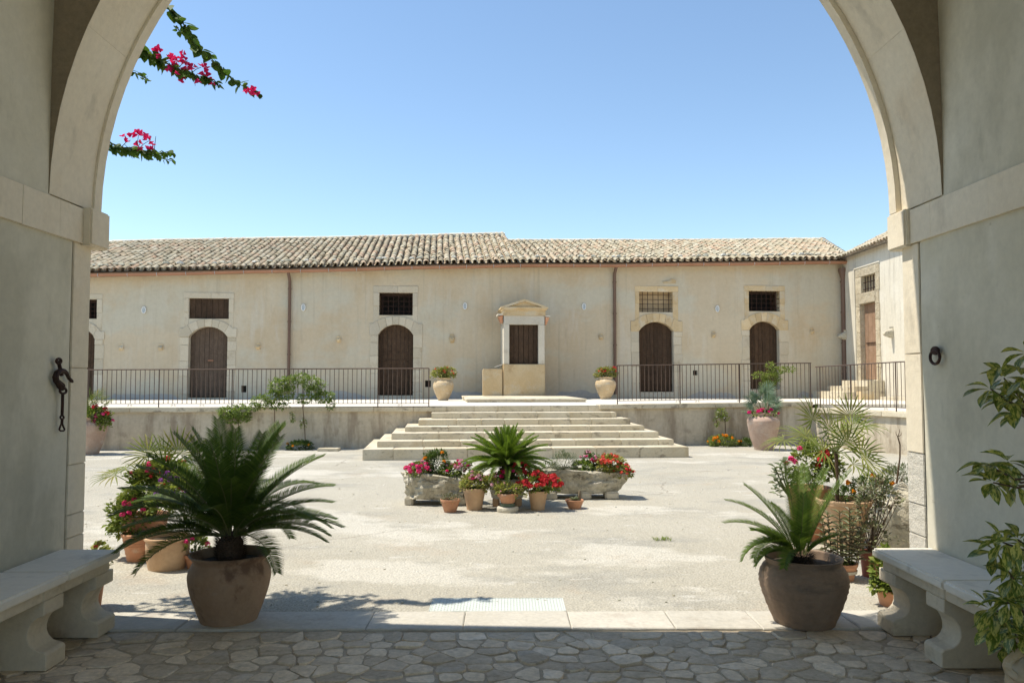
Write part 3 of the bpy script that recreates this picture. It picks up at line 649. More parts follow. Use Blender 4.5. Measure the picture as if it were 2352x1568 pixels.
for i in range(60):
    a, b = amin + (A_E - amin) * i / 60, amin + (A_E - amin) * (i + 1) / 60
    za, zb_ = lerp_poly(EAVE, a), lerp_poly(EAVE, b)
    sf.hexa([FB.w(a, za - .03, EO - .06), FB.w(b, zb_ - .03, EO - .06), FB.w(b, zb_ - .03, -.3), FB.w(a, za - .03, -.3), FB.w(a, za + .09, EO - .06), FB.w(b, zb_ + .09, EO - .06), FB.w(b, zb_ + .16, -.3), FB.w(a, za + .16, -.3)])
part('eave_soffit', sf, 'roof_channel', farm)
def tile_mesh(L=.47, r0=.098, r1=.078, seg=6, th=.018, name='roof_tile', m='roof_tile'):
    vs = []
    for (y, r, t) in ((0, r0, 0), (L, r1, 0)):
        for k in range(seg + 1):
            an = math.pi * k / seg; vs.append((r * math.cos(an), y, r * math.sin(an) * .85))
    for (y, r) in ((0, r0 - th), (L * .5, r0 - th - .01)):
        for k in range(seg + 1):
            an = math.pi * k / seg; vs.append((r * math.cos(an), y, r * math.sin(an) * .85))
    n = seg + 1
    fs = [(k, k + 1, n + k + 1, n + k) for k in range(seg)] + [(2 * n + k, 2 * n + k + 1, k + 1, k) for k in range(seg)] + [(3 * n + k, 3 * n + k + 1, 2 * n + k + 1, 2 * n + k) for k in range(seg)]
    return MB().add(vs, [f[::-1] for f in fs])
TM = [tile_mesh(), tile_mesh(.45, .103, .08), tile_mesh(.48, .094, .074)]
TMe = [t.mesh('roof_tile', 'roof_tile') for t in TM]
def tile_matrix(p, q, side, jit=1.0):
    y = (q - p).normalized(); z = side.cross(y).normalized(); x = y.cross(z)
    Mx = Matrix((x, y, z)).transposed()
    return Mx @ Euler((rr(-.03, .03) * jit, rr(-.10, .10) * jit, rr(-.06, .06) * jit)).to_matrix()
stuff = MB(); chan = MB(); nobj = 0; COLW = .236; side = Vector(EX)
rows = 14
cols_ = []
a = A_X - .10
while a > amin: cols_.append(a); a -= COLW * rr(.97, 1.03)
cand = []
for a in cols_:
    h = t_start(a); Ls = (roof_pt(a, 1) - roof_pt(a, 0)).length; nrow = int(Ls / .40)
    for r in range(nrow + 1):
        t = r * .40 / Ls
        if t < h - .03: continue
        p = roof_pt(a, t); q = roof_pt(a, min(1, t + .05))
        cand.append((r, a, p, q))
    # channel tiles between the covers: concave strips with stepped rows
    for r in range(nrow + 1):
        t0, t1 = max(h, r * .40 / Ls), min(1, (r + 1.06) * .40 / Ls)
        if t1 <= t0: continue
        am = a - COLW / 2
        p, q = roof_pt(am, t0), roof_pt(am, t1); vs = []
        for k in range(5):
            an = math.pi * (k / 4); dx = -.085 * math.cos(an); dz = -.06 * math.sin(an)
            vs.append(p + side * dx + Vector((0, 0, dz + .055 + (.0))) + Vector(EN) * (.05 if r == 0 else 0))
            vs.append(q + side * dx * .8 + Vector((0, 0, dz * .8 + .03)))
        chan.add(vs, [(2 * k, 2 * k + 2, 2 * k + 3, 2 * k + 1) for k in range(4)])
cand.sort(key=lambda c: (c[0] > 1, c[0], abs(c[1])))
for r, a, p, q in cand:
    Mx = tile_matrix(p, q, side); k = random.randrange(3)
    pos = p + Vector((rr(-.008, .008), 0, .045 + rr(0, .012))) + (Vector(EN) * rr(.0, .04) if r == 0 else Vector((0, 0, 0)))
    if nobj < 298 and -15.5 < a: put('roof_tile', TMe[k], farm, pos, Mx); nobj += 1
    else:
        stuff.add([Mx @ Vector(v) + pos for v in TM[k].v], TM[k].f)
part('roof_tiles', stuff, 'roof_tile', farm, stuff=True)
part('channel_tiles', chan, 'roof_tile', farm, stuff=True)
rub = MB()
for a in cols_:
    if a < A_E and random.random() < .75:
        L_ = (roof_pt(a, 1) - roof_pt(a, 0)).length; c = roof_pt(a + rr(-.1, .1), (.52 + rr(-.08, .08)) / L_) + Vector((0, 0, .14))
        s_ = rr(.05, .10); vs = [c + Vector((rr(.7, 1.2) * x * s_ * 1.2, rr(.7, 1.2) * y * s_, rr(.7, 1.2) * z * s_ * .7)) for x, y, z in ((-1, -1, -.6), (1, -1, -.6), (1, 1, -.6), (-1, 1, -.6), (-.6, -.6, .8), (.6, -.6, .8), (.6, .6, .8), (-.6, .6, .8))]
        rub.hexa(vs)
part('weight_stones', rub, 'rubble', farm, stuff=True, bevel=.02)
# ridge tiles: pale, bedded in mortar
rt = MB()
RT = tile_mesh(.56, .12, .11, 6, .02).mesh('ridge_tile', 'ridge_tile')
a = amin
while a < a_rend - .1:
    if a < a_brk and a + .5 > a_brk: a = a_brk + .02
    P = roof_pt(a, 1); Q = roof_pt(a + .3, 1) if not (a < a_brk < a + .3) else P + side * .3
    d = (Q - P).normalized(); z = Vector(EN).cross(d); z = z if z.z > 0 else -z; x = d.cross(z)
    put('ridge_tile', RT, farm, P + Vector((0, 0, .035 + rr(0, .012))), Matrix((x, d, z)).transposed()); a += .50
    
mb = MB()
for s0, s1 in ((amin, a_brk - .002), (a_brk + .002, a_rend)):
    for i in range(60):
        b0, b1 = s0 + (s1 - s0) * i / 60, s0 + (s1 - s0) * (i + 1) / 60; A0, A1 = roof_pt(b0, 1), roof_pt(b1, 1); E_ = Vector(EN); u_ = Vector((0, 0, 1))
        mb.hexa([A0 + E_ * .13 - u_ * .08, A1 + E_ * .13 - u_ * .08, A1 - E_ * .13 - u_ * .08, A0 - E_ * .13 - u_ * .08, A0 + E_ * .10 + u_ * .06, A1 + E_ * .10 + u_ * .06, A1 - E_ * .1 + u_ * .06, A0 - E_ * .1 + u_ * .06])
part('ridge_mortar', mb, 'ridge_tile', farm)
for P, Q in ((roof_pt(a_brk - .001, 1), roof_pt(a_brk + .001, 1)),):
    part('gable_step', MB().hexa([FB.w(a_brk - .3, Q.z - .3, -RD - .15), FB.w(a_brk + .03, Q.z - .3, -RD - .15), FB.w(a_brk + .03, Q.z - .3, -RD + .3), FB.w(a_brk - .3, Q.z - .3, -RD + .3),
         FB.w(a_brk - .3, P.z + .1, -RD - .15), FB.w(a_brk + .03, P.z + .14, -RD - .15), FB.w(a_brk + .03, P.z + .02, -RD + .3), FB.w(a_brk - .3, P.z + .02, -RD + .3)]), 'ridge_tile', farm)
# raised left roof shows its cut edge down the slope
edge = MB()
for j in range(8):
    t0, t1 = 1 - j * .05, 1 - (j + 1) * .05
    d0 = lambda t: roof_pt(a_brk - .001, t); d1 = lambda t: roof_pt(a_brk + .001, t)
    edge.add([d1(t0), d1(t1), d0(t1) + Vector((0, 0, .1)), d0(t0) + Vector((0, 0, .1))], [(0, 1, 2, 3)])
part('roof_edge', edge, 'ridge_tile', farm)
# hip tiles
if 1:
    P, Q = roof_pt(a_rend, 1), roof_pt(A_E + .01, 0); n = 13; d = (P - Q) / n
    for i in range(n):
        y = d.normalized(); x = y.cross(Vector((0, 0, 1))).normalized(); z = x.cross(y)
        put('hip_tile', TMe[1], farm, Q + d * i + Vector((0, 0, .10)), Matrix((x, y, z)).transposed() @ Euler((0, rr(-.1, .1), rr(-.05, .05))).to_matrix())
    part('roof_side', MB().add([P, Q, FB.w(A_E, 3.0, 0), FB.w(a_rend, 3.0, -RD)], [(0, 1, 2, 3)]), 'limewash_wall', farm)
# gutter, brackets, downpipes
gu = MB(); n = 90; prof = [(-.075, .0), (-.07, -.045), (-.035, -.08), (.015, -.09), (.055, -.07), (.075, -.035), (.08, .0), (.072, .0), (.045, -.055), (.01, -.078), (-.03, -.068), (-.062, -.035), (-.067, 0)]
vs = []
for i in range(n + 1):
    a = A_L - .3 + (EAVE[-1][0] - .1 - A_L + .3) * i / n; z = lerp_poly(EAVE, a) + .012 + .008 * math.sin(a * 1.3)
    vs += [FB.w(a, z + q, EO + .06 + p) for p, q in prof]
m_ = len(prof)
gu.add(vs, [(i * m_ + k, (i + 1) * m_ + k, (i + 1) * m_ + (k + 1) % m_, i * m_ + (k + 1) % m_) for i in range(n) for k in range(m_)] + [tuple(range(n * m_, (n + 1) * m_))])
gut = part('gutter', gu, 'gutter_brown', farm, smooth=True)
bk = MB().tube([FB.w(0, .012, EO + .15) - FB.O, FB.w(0, -.06, EO + .155) - FB.O, FB.w(0, -.095, EO + .10) - FB.O, FB.w(0, -.10, EO + .05) - FB.O], .009, 4).mesh('bracket', 'bracket_metal')
a = A_L + .3
while a < A_E - .3:
    put('bracket', bk, gut, FB.w(a, lerp_poly(EAVE, a) + .012)); a += .92
def downpipe(u, vt, vb, r=.055, m='pipe_brown', lab=None, o=.085, hopper=False):
    a, z1 = FB.px(u, vt); z0 = FB.z(u, vb); mb = MB()
    if hopper:
        mb.lathe([(.16, 0), (.16, -.10), (.13, -.2), (.075, -.42)][::-1], FB.w(a, z1, o + .02), 12)
        mb.tube([FB.w(a, z1 - .4, o + .02), FB.w(a, z0, o)], r, 12)
    else: mb.tube([FB.w(a, z1 + .12, EO + .06), FB.w(a, z1 + .02, EO + .03), FB.w(a, z1 - .16, o + .03), FB.w(a, z1 - .24, o), FB.w(a, z0, o)], r, 12)
    dp = part('downpipe', mb, m, farm, smooth=True)
    z = z1 - .5
    while z > z0 + .2:
        part('pipe_collar', MB().tube([FB.w(a, z, o), FB.w(a, z + .05, o)], r + .012, 12), m, dp); z -= 1.1
    return dp
downpipe(667, 632, 905, .05, 'grey_pipe' if 0 else 'pipe_brown'); downpipe(1410, 618, 905); downpipe(1930, 618, 900, .085, hopper=True, o=.16)

# ================================================================== SHRINE-LIKE WELL HOUSE
WO = 1.35; FW = Frame(FB.w(0, 0, WO), EX, EN)       # its front plane stands out from the wall
well = thing('well_house', 'stone well house with triangular pediment and dark closed shutters at the middle of the facade', 'well', FW.w(FW.a(1204, 900), 1.06))
def WA(u, v=800): return FW.a(u, v)
def WZ(v, u=1204): return FW.z(u, v)
zb, zp, zl, zf, zc, zc2, za = WZ(909.5), WZ(836), WZ(745), WZ(724), WZ(712), WZ(705.5), WZ(687)
x0, x1 = WA(1156.5), WA(1252); s0, s1 = WA(1170), WA(1237)
part('parapet', MB().fbox(FW, x0, x1, zb - .02, zp, -WO + .02, 0), 'yellow_stone', well, bevel=.02, seg=2)
part('left_pillar', MB().fbox(FW, x0 + .01, s0, zp, zl, -WO + .02, -.03), 'jamb_stone', well, bevel=.01)
part('right_pillar', MB().fbox(FW, s1, x1 - .01, zp, zl, -WO + .02, -.03), 'jamb_stone', well, bevel=.01)
part('lintel', MB().fbox(FW, x0 + .01, x1 - .01, zl, zf, -WO + .02, -.035), 'jamb_stone', well, bevel=.01)
part('frieze', MB().fbox(FW, x0 - .02, x1 + .02, zf, zc, -WO + .02, .0), 'yellow_stone', well, bevel=.006)
part('cornice', MB().fbox(FW, x0 - .06, x1 + .06, zc, zc + (zc2 - zc) * .5, -WO + .02, .05).fbox(FW, x0 - .10, x1 + .10, zc + (zc2 - zc) * .5 + .001, zc2, -WO + .02, .09), 'yellow_stone', well, bevel=.005)
xc = (x0 + x1) / 2; hw_ = (x1 - x0) / 2 + .10; rk = .075
part('pediment', MB().prism(FW, [(xc - hw_ + .12, zc2), (xc + hw_ - .12, zc2), (xc, za - .05)], -WO + .02, -.02), 'yellow_stone', well)
part('raking_cornice', MB().prism(FW, [(xc - hw_, zc2 + .001), (xc - hw_ + .2, zc2 + .001), (xc, za - rk), (xc, za)], -WO + .02, .085).prism(FW, [(xc, za), (xc, za - rk), (xc + hw_ - .2, zc2 + .001), (xc + hw_, zc2 + .001)], -WO + .02, .085), 'yellow_stone', well)
part('recess', MB().fbox(FW, s0, s1, zp, zl, -.5, -.25), 'shade_black', well)
for l, r in ((s0, (s0 + s1) / 2), ((s0 + s1) / 2, s1)):
    sh = part('shutter', MB().fbox(FW, l + .01, r - .008, zp + .02, zl - .01, -.25, -.19), 'old_wood', well)
    for i in range(3):
        q0, q1 = l + (r - l) * i / 3, l + (r - l) * (i + 1) / 3
        part('plank', MB().fbox(FW, q0 + .012, q1 - .004, zp + .03, zl - .02, -.189, -.165 + rr(-.004, .004)), 'old_wood', sh)
for a_, z_, sg in ((x0 - .02, WZ(730), -1), (x1 + .02, WZ(733), 1)):
    part('side_corbel', MB().hexa([FW.w(a_, z_ - .16, -.1), FW.w(a_ + sg * .05, z_ - .16, -.1), FW.w(a_ + sg * .05, z_ - .16, -.5), FW.w(a_, z_ - .16, -.5), FW.w(a_, z_ + .08, -.05), FW.w(a_ + sg * .13, z_ + .05, -.05), FW.w(a_ + sg * .13, z_ + .05, -.6), FW.w(a_, z_ + .08, -.6)]), 'terracotta', well)
    part('corbel_slab', MB().fbox(FW, *sorted((a_, a_ + sg * .17)), z_ + .09, z_ + .13, -.65, -.03), 'ridge_tile', well)
l0, l1 = WA(1110), WA(1155)
single('stone_basin', MB().fbox(FW, l0, l1, zb - .02, WZ(847), -.75, -.06), 'yellow_stone', 'squat yellow stone block trough standing against the left side of the well house', 'stone basin', FW.w(l0, zb), bevel=.025, seg=2)
tp = MB(); c0 = FW.w(l1 - .25, WZ(843), -.3); tp.add([c0 + Vector((0, 0, .0)), c0 + Vector((.25, 0, .08)), c0 + Vector((.27, .25, .09)), c0 + Vector((.02, .25, .01)), c0 + Vector((0, 0, .02)), c0 + Vector((.25, 0, .10)), c0 + Vector((.27, .25, .11)), c0 + Vector((.02, .25, .03))], [(3, 2, 1, 0), (4, 5, 6, 7), (0, 1, 5, 4), (1, 2, 6, 5), (2, 3, 7, 6), (3, 0, 4, 7)])
single('tilted_lid', tp, 'lamp_white', 'thin white slab lying tilted on the yellow stone basin', 'lid', tuple(c0))

# ================================================================== TERRACE
TZ = .95
ter = structure('terrace', MB().add([FT.w(-15, TZ - .004, -.02), FT.w(7.75, TZ + .03, -.02), FT.w(12.2, TZ + .03, -.02), FB.w(12.6, Z0T, .05), FB.w(A_L, Z0T, .05), FT.w(7.7, .80, -.02), FT.w(12.2, .80, -.02)], [(0, 1, 2, 3, 4), (5, 6, 2, 1)]), 'terrace_paving')
PO = 5.3; FP = Frame(FB.w(0, 0, PO), EX, EN)
p0, p1 = FP.a(1071, 918), FP.a(1347, 918); zt_, zb_ = FP.z(1209, 915.5), FP.z(1209, 928)
plat = thing('stone_platform', 'low pale stone platform step in front of the well house', 'platform', FP.w((p0 + p1) / 2, zb_))
part('base', MB().fbox(FP, p0 + .02, p1 - .02, zb_ - .05, zt_ - .052, -PO + .9, 0), 'step_stone', plat, bevel=.006)
n = 5
for i in range(n): part('slab', MB().fbox(FP, p0 + (p1 - p0) * i / n + .002, p0 + (p1 - p0) * (i + 1) / n - .002, zt_ - .05, zt_ + rr(-.002, .002), -PO + 1.0, .035), 'step_stone', plat, bevel=.006)
# staircase
ST = [(1016, 1390, 932, 945.5), (991, 1416, 947, 960), (961, 1448, 962.5, 976), (930, 1480, 978.6, 991), (899, 1513, 993, 1008), (866, 1548, 1011, 1026), (832.6, 1582, 1029, 1051)]
stair = thing('staircase', 'broad pale stone staircase of seven steps climbing to the terrace', 'staircase', FT.w(0, 0, 0))
NS = 7; TR = .468; zz = [FT.z(1205, 932, 0)] ; ztop_prev = TZ + .01
for k, (u0, u1, v0, v1) in enumerate(ST):
    o = .02 + k * TR; fr = Frame(FT.w(0, 0, o), EX, EN)
    a0, a1 = fr.a(u0, v0), fr.a(u1, v0); ztop = fr.z((u0 + u1) / 2, (v0)) if k else TZ + .012
    if k == 0: zts = [ztop]
    else:
        ztop = min(ztop, zts[-1] - .10); zts.append(ztop)
    D_ = .02 + o + .9 if k else 1.2
    step = part('step', MB().fbox(fr, a0 + .05, a1 - .05, -.02, ztop - .02, -o - .05, -.05), 'floor_joint', stair)
    cuts = [a0]
    while cuts[-1] < a1 - 1.1: cuts.append(cuts[-1] + rr(.45, 1.0))
    cuts.append(a1); zlow = (-.02 if k == NS - 1 else ztop - .17)
    nxt = .30
    for i, (q0, q1) in enumerate(zip(cuts[:-1], cuts[1:])):
        e = rr(-.004, .004)
        part('stone_block', MB().fbox(fr, q0 + .0015, q1 - .0015, zlow, ztop + rr(-.002, .002), -TR - .06, e), 'step_stone', step, bevel=.010, seg=2)
    for sx0, sx1 in ((a0 + .001, a0 + .42), (a1 - .42, a1 - .001)):     # side returns
        if o > .1:
            part('stone_block', MB().fbox(fr, sx0, sx1, zlow, ztop - .001, -o - .01, -TR - .065), 'step_stone', step, bevel=.010, seg=2)
# retaining walls
sl = FT.a(1000, 945); sr = FT.a(1400, 945); acor = FT.a(1865, 940)
def cop_z(a): 
    pts = [(-14, FT.z(260, 936, .1)), (FT.a(260, 936, .1), FT.z(260, 936, .1)), (FT.a(985, 935, .1), FT.z(985, 935, .1)), (FT.a(1420, 928, .1), FT.z(1420, 929, .1)), (FT.a(1860, 922, .1), FT.z(1860, 922.5, .1))]
    return lerp_poly(pts, a)
def rwall(a0, a1, label, fr=FT, cz=None, cth=.105):
    cz = cz or cop_z; t = thing('retaining_wall', label, 'wall', fr.w((a0 + a1) / 2, 0))
    n = max(6, int((a1 - a0) / .25)); nz = 8; vs = []
    for j in range(nz + 1):
        for i in range(n + 1):
            a = a0 + (a1 - a0) * i / n; z = -.03 + (cz(a) - cth + .03) * j / nz
            vs.append(fr.w(a, z, noise.noise(Vector((a * .9, z * 1.5, 3))) * .018))
    part('wall', MB().add(vs, [(j * (n + 1) + i, j * (n + 1) + i + 1, (j + 1) * (n + 1) + i + 1, (j + 1) * (n + 1) + i) for j in range(nz) for i in range(n)]), 'retaining_plaster', t, smooth=True)
    a = a0
    while a < a1 - .05:
        b = min(a1, a + rr(.9, 1.3)); b = a1 if a1 - b < .4 else b
        p = [(a + .002, cz(a) - cth), (b - .002, cz(b) - cth), (b - .002, cz(b)), (a + .002, cz(a))]
        part('coping_slab', MB().prism(fr, p, -.42, .075 + rr(-.004, .004)), 'step_stone', t, bevel=.008, seg=2); a = b
    return t
rwall(-15, sl + .25, 'stained plaster retaining wall of the terrace on the left of the staircase')
rwall(sr - .25, acor, 'stained plaster retaining wall of the terrace on the right of the staircase')
# right wing of the terrace, turning towards the camera
c1 = FT.w(acor, 0); wp = on_z(2085, 1045); wd = Vector((wp.x - c1.x, wp.y - c1.y, 0)).normalized()
FWg = Frame((c1.x, c1.y, 0), wd, (-abs(wd.y), -wd.x if wd.y < 0 else wd.x, 0))
if FWg.n.dot(C0 - FWg.O) < 0: FWg.n = -FWg.n
WZc = .895
wing_len = 9.0
rwall(0, wing_len, 'pale retaining wall of the terrace wing that turns toward the gate on the right', FWg, lambda a: WZc)
e = FWg.w(wing_len, 0)
structure('terrace_wing', MB().add([FWg.w(0, WZc - .004, -.02), FWg.w(wing_len, WZc - .004, -.02), Vector((12.3, e.y, WZc - .004)), Vector((12.3, 26, WZc - .004)), FT.w(acor + .3, WZc - .004, -6)], [(0, 1, 2, 3, 4)]), 'terrace_paving')

# ---- railings
def railing(fr, a0, a1, zr, zbot, zpost, posts, label, o=-.10, sp=.104, scrolls=()):
    t = thing('railing', label, 'railing', fr.w((a0 + a1) / 2, zbot((a0 + a1) / 2), o), 'thin iron railings along the terrace edge')
    vs = []
    n = 24
    part('top_rail', MB().tube([fr.w(a0 + (a1 - a0) * i / n, zr(a0 + (a1 - a0) * i / n), o) for i in range(n + 1)], .014, 5), 'rail_iron', t)
    part('bottom_rail', MB().tube([fr.w(a0 + (a1 - a0) * i / n, zbot(a0 + (a1 - a0) * i / n), o) for i in range(n + 1)], .007, 5), 'rail_iron', t)
    a = a0 + .05; H = zr(a) - zbot(a)
    bm_ = MB().tube([(0, 0, 0), (0, 0, H)], .0078, 5).mesh('bar', 'rail_iron')
    while a < a1 - .03:
        put('bar', bm_, t, fr.w(a, zbot(a), o), scale=(1, 1, (zr(a) - zbot(a)) / H)); a += sp
    for p in posts:
        part('post', MB().tube([fr.w(p, zpost(p), o), fr.w(p, zr(p) + .003, o)], .0135, 6), 'rail_iron', t)
    for s_ in scrolls:
        pts = []
        for sg in (-1, 1):
            pts = [fr.w(s_ + sg * (.012 + .03 * (1 - k / 10) * math.cos(k * .75) + .02), zbot(s_) - .035 - .026 * (1 - k / 14) * math.sin(k * .75), o) for k in range(11)]
            part('scroll', MB().tube(pts, .004, 4), 'rail_iron', t)
    return t
o = -.10
def lin(p, q): return lambda a: p[1] + (q[1] - p[1]) * (a - p[0]) / (q[0] - p[0])
L0, L1 = FT.px(200, 849, o), FT.px(985, 845.5, o); B0, B1 = FT.px(200, 929, o), FT.px(985, 928, o)
railing(FT, FT.a(120, 850, o), L1[0], lin(L0, L1), lambda a: cop_z(a) + .085, lambda a: cop_z(a) - .002, [FT.a(u, 900, o) for u in (203, 365, 533, 698, 868, 985)],
        'iron railing on the left part of the terrace edge, from the gate to the staircase', scrolls=[FT.a(u, 930, o) for u in (298, 398, 464, 919, 991 - 72 + 72)][:4])
L0, L1 = FT.px(1418, 839, o), FT.px(1863, 833.5, o)
railing(FT, L0[0], L1[0], lin(L0, L1), lambda a: cop_z(a) + .085, lambda a: cop_z(a) - .002, [FT.a(u, 900, o) for u in (1418, 1562, 1698, 1862)] + [FT.a(1930, 900, o)][:0],
        'iron railing on the right part of the terrace edge, from the staircase to the corner', scrolls=[FT.a(u, 930, o) for u in (1557, 1602, 1698)])
L0, L1 = FWg.px(1868, 843, o), FWg.px(2080, 830, o)
zt0 = (L0[1] + L1[1]) / 2
railing(FWg, 0.03, 8.8, lambda a: lin(L0, L1)(min(a, L1[0])), lambda a: WZc + .09, lambda a: WZc, [FWg.a(u, 900, o) for u in (1884, 1954, 2058)] + [5.2, 7.0, 8.75],
        'iron railing on the terrace wing that comes toward the camera at the right', scrolls=[FWg.a(2035, 950, o)])

# ================================================================== SIDE BUILDING
YC = FS.O.x * 0 + FB.w(A_R, 0).y      # depth of the corner
side_b = thing('side_building', 'sunlit cream side building with a tall brown door and rubble window frame on the right', 'building', (12.15, 24, .9))
aC = -YC - .3
def SP(u, v): return FS.px(u, v)
dl, dr = SP(1987, 800)[0], SP(2016, 800)[0]
d0, d1 = SP(1992, 800)[0], SP(2014, 800)[0]
def sz(u, v): return SP(u, v)[1]
dz1, dz0 = sz(2000, 694), sz(2000, 872)
w0, w1 = SP(1979, 650)[0], SP(2012, 650)[0]; wz1, wz0 = sz(1996, 631), sz(1996, 670)
de0, de1 = SP(1978, 800)[0], SP(2014, 800)[0]
se = [SP(1941, 601), SP(2000, 577), SP(2070, 553)]
def side_top(a): return se[0][1] + (se[2][1] - se[0][1]) * (a - se[0][0]) / (se[2][0] - se[0][0]) if a < se[2][0] else se[2][1]
hl = [(de0, de1, dz0, dz1), (w0, w1, wz0, wz1)]
aEnd = -5.6
part('wall', holed_wall(FS, aC, aEnd, .3, lambda a: side_top(a) + .19, hl, .42, [se[1][0], se[2][0]]), 'limewash_wall', side_b)
f0, f1 = SP(1967, 700)[0], SP(2022, 700)[0]
mat('rubble_frame', [(.50, .42, .29), (.62, .55, .41)], scale=5, fine=26, fineamt=.4, bump=1.0, bscale=24, bdist=.04, rand=.12)
zfr = sz(1996, 612)
def sst(pts, m='rubble_frame', o1=.03): return part('frame_stone', MB().prism(FS, pts, -.22, o1), m, side_b, bevel=.01)
sst([(f0, wz1), (f1, wz1), (f1, zfr), (f0, zfr)]); sst([(de0 - .02, dz1 + .003), (de1 + .05, dz1 + .003), (de1 + .05, wz0), (de0 - .02, wz0)])
for l, r in ((f0, w0), (w1, f1)): sst([(l, wz0), (r, wz0), (r, wz1 - .003), (l, wz1 - .003)])
z = dz0 - .1
while z < wz0 - .2:
    zn = min(z + rr(.35, .6), wz0 - .003); sst([(f0 + rr(0, .04), z + .003), (de0, z + .003), (de0, zn - .003), (f0 + rr(0, .04), zn - .003)]); sst([(de1, z + .003), (f1 - rr(0, .05), z + .003), (f1 - rr(0, .05), zn - .003), (de1, zn - .003)]); z = zn
part('moulding', MB().fbox(FS, f0 - .09, f0 - .05, dz0 - .2, zfr + .08, 0, .035).fbox(FS, f0 - .05, f1 + .05, zfr + .04, zfr + .08, 0, .035), 'limewash_wall', side_b)
sdr = part('door', MB().fbox(FS, de0, de1, dz0, dz1, -.30, -.17), 'shade_black', side_b)
for i in range(4):
    q0, q1 = de0 + (de1 - de0) * i / 4, de0 + (de1 - de0) * (i + 1) / 4
    part('plank', MB().fbox(FS, q0 + .004, q1 - .004, dz0 + .01, dz1 - .005, -.17, -.14 + rr(-.004, .004)), 'pale_wood', sdr)
part('bolt', MB().tube([FS.w(de0 + .15, (dz0 * .52 + dz1 * .48), -.11), FS.w(de1 - .05, (dz0 * .52 + dz1 * .48), -.11)], .018, 6), 'iron', sdr)
swn = part('window', MB().fbox(FS, w0 - .02, w1 + .02, wz0 - .02, wz1 + .02, -.4, -.2), 'rubble_frame', side_b)
for i in range(5):
    x = w0 + (w1 - w0) * (i + .6) / 5.2; part('bar', MB().tube([FS.w(x, wz0 + .02, -.07), FS.w(x, wz1 - .02, -.07)], .016, 5), 'iron', swn)
for q in (.22, .62): part('bar', MB().tube([FS.w(w0, wz0 + (wz1 - wz0) * q, -.06), FS.w(w1, wz0 + (wz1 - wz0) * q, -.06)], .014, 5), 'iron', swn)
for i, (u, v) in enumerate(((1943, 769), (2050, 763))):
    a, z = SP(u, v)
    cb = corbel(FS, side_b, a, z, .09, .34, .30, 'trough_stone', seed=50 + i)
# its roof edge
sroof = MB(); sx = lambda a, t, lift=0: FS.w(a, side_top(a) + .10 + t * 2.3 + lift, .22 - 4.6 * t)
sroof.add([sx(aC, 0), sx(aEnd, 0), sx(aEnd, 1), sx(aC, 1)], [(0, 1, 2, 3)]).add([sx(aC, 0, -.05), sx(aC, .04, -.05), sx(aEnd, .04, -.05), sx(aEnd, 0, -.05)], [(0, 1, 2, 3)])
part('roof', sroof, 'roof_channel', side_b)
a = aC + .2; nn = 0; st2 = MB()
while a < aEnd:
    for r in range(12):
        p = sx(a, r * .085 + rr(-.003, .003)); q = sx(a, r * .085 + .02)
        Mx = tile_matrix(p, q, Vector((0, -1, 0)), 1.4); k = random.randrange(3); pos = p + Vector((-.03 * (r == 0), 0, .035))
        if r < 5 and a < -17.0 and nn < 290: put('roof_tile', TMe[k], side_b, pos, Mx); nn += 1
        else: st2.add([Mx @ Vector(v) + pos for v in TM[k].v], TM[k].f)
    a += .215
part('roof_tiles', st2, 'roof_tile', side_b, stuff=True)
# steps to the side door
sdoor = thing('door_steps', 'small pale stone steps below the tall brown side door', 'steps', (11.5, 24, .9))
ya, yb = -FS.a(1975, 800), -FS.a(2026, 800)
zt3 = dz0
for k, (ex_, hh) in enumerate(((.55, 0.0), (.95, .19), (1.35, .37))):
    z1_ = zt3 - hh - .02
    if z1_ < WZc + .02: break
    part('step', MB().box(12.14 - ex_, 12.14 - (0 if k == 0 else ex_ - .42), yb - .15 - k * .0, ya + .2 + k * .28, WZc - .03, z1_), 'step_stone', sdoor, bevel=.015, seg=2)
a_, z_ = SP(2005, 905); part('side_block', MB().box(11.2, 11.6, yb - .55, yb - .17, WZc - .02, WZc + .32), 'yellow_stone', sdoor, bevel=.02, seg=2)
single('wall_bench', MB().box(11.75, 12.13, yb - 5.5, yb - .6, WZc - .02, WZc + .16), 'surround_stone', 'long low stone ledge at the foot of the sunlit side building', 'ledge', (12, yb - 3, WZc), bevel=.015, seg=2)

peb = MB()
for i in range(700):
    x, y = rr(-9, 8), 5.6 + rr(0, 1) ** 1.4 * 12; s_ = rr(.004, .013) * (1 + (y - 5) * .05)
    if abs(x) < 5 and y > 15: continue
    vs = [(x + rr(.7, 1.2) * a_ * s_, y + rr(.7, 1.2) * b_ * s_, c_ * s_) for a_, b_, c_ in ((-1, -1, -.2), (1, -1, -.2), (1, 1, -.2), (-1, 1, -.2), (-.6, -.6, .7), (.6, -.6, .7), (.6, .6, .7), (-.6, .6, .7))]
    peb.hexa(vs)
o = put('pebbles', peb.mesh('pebbles', 'rubble'), stuff=True); o['label'] = 'tiny loose stones scattered over the courtyard paving'; o['category'] = 'gravel'

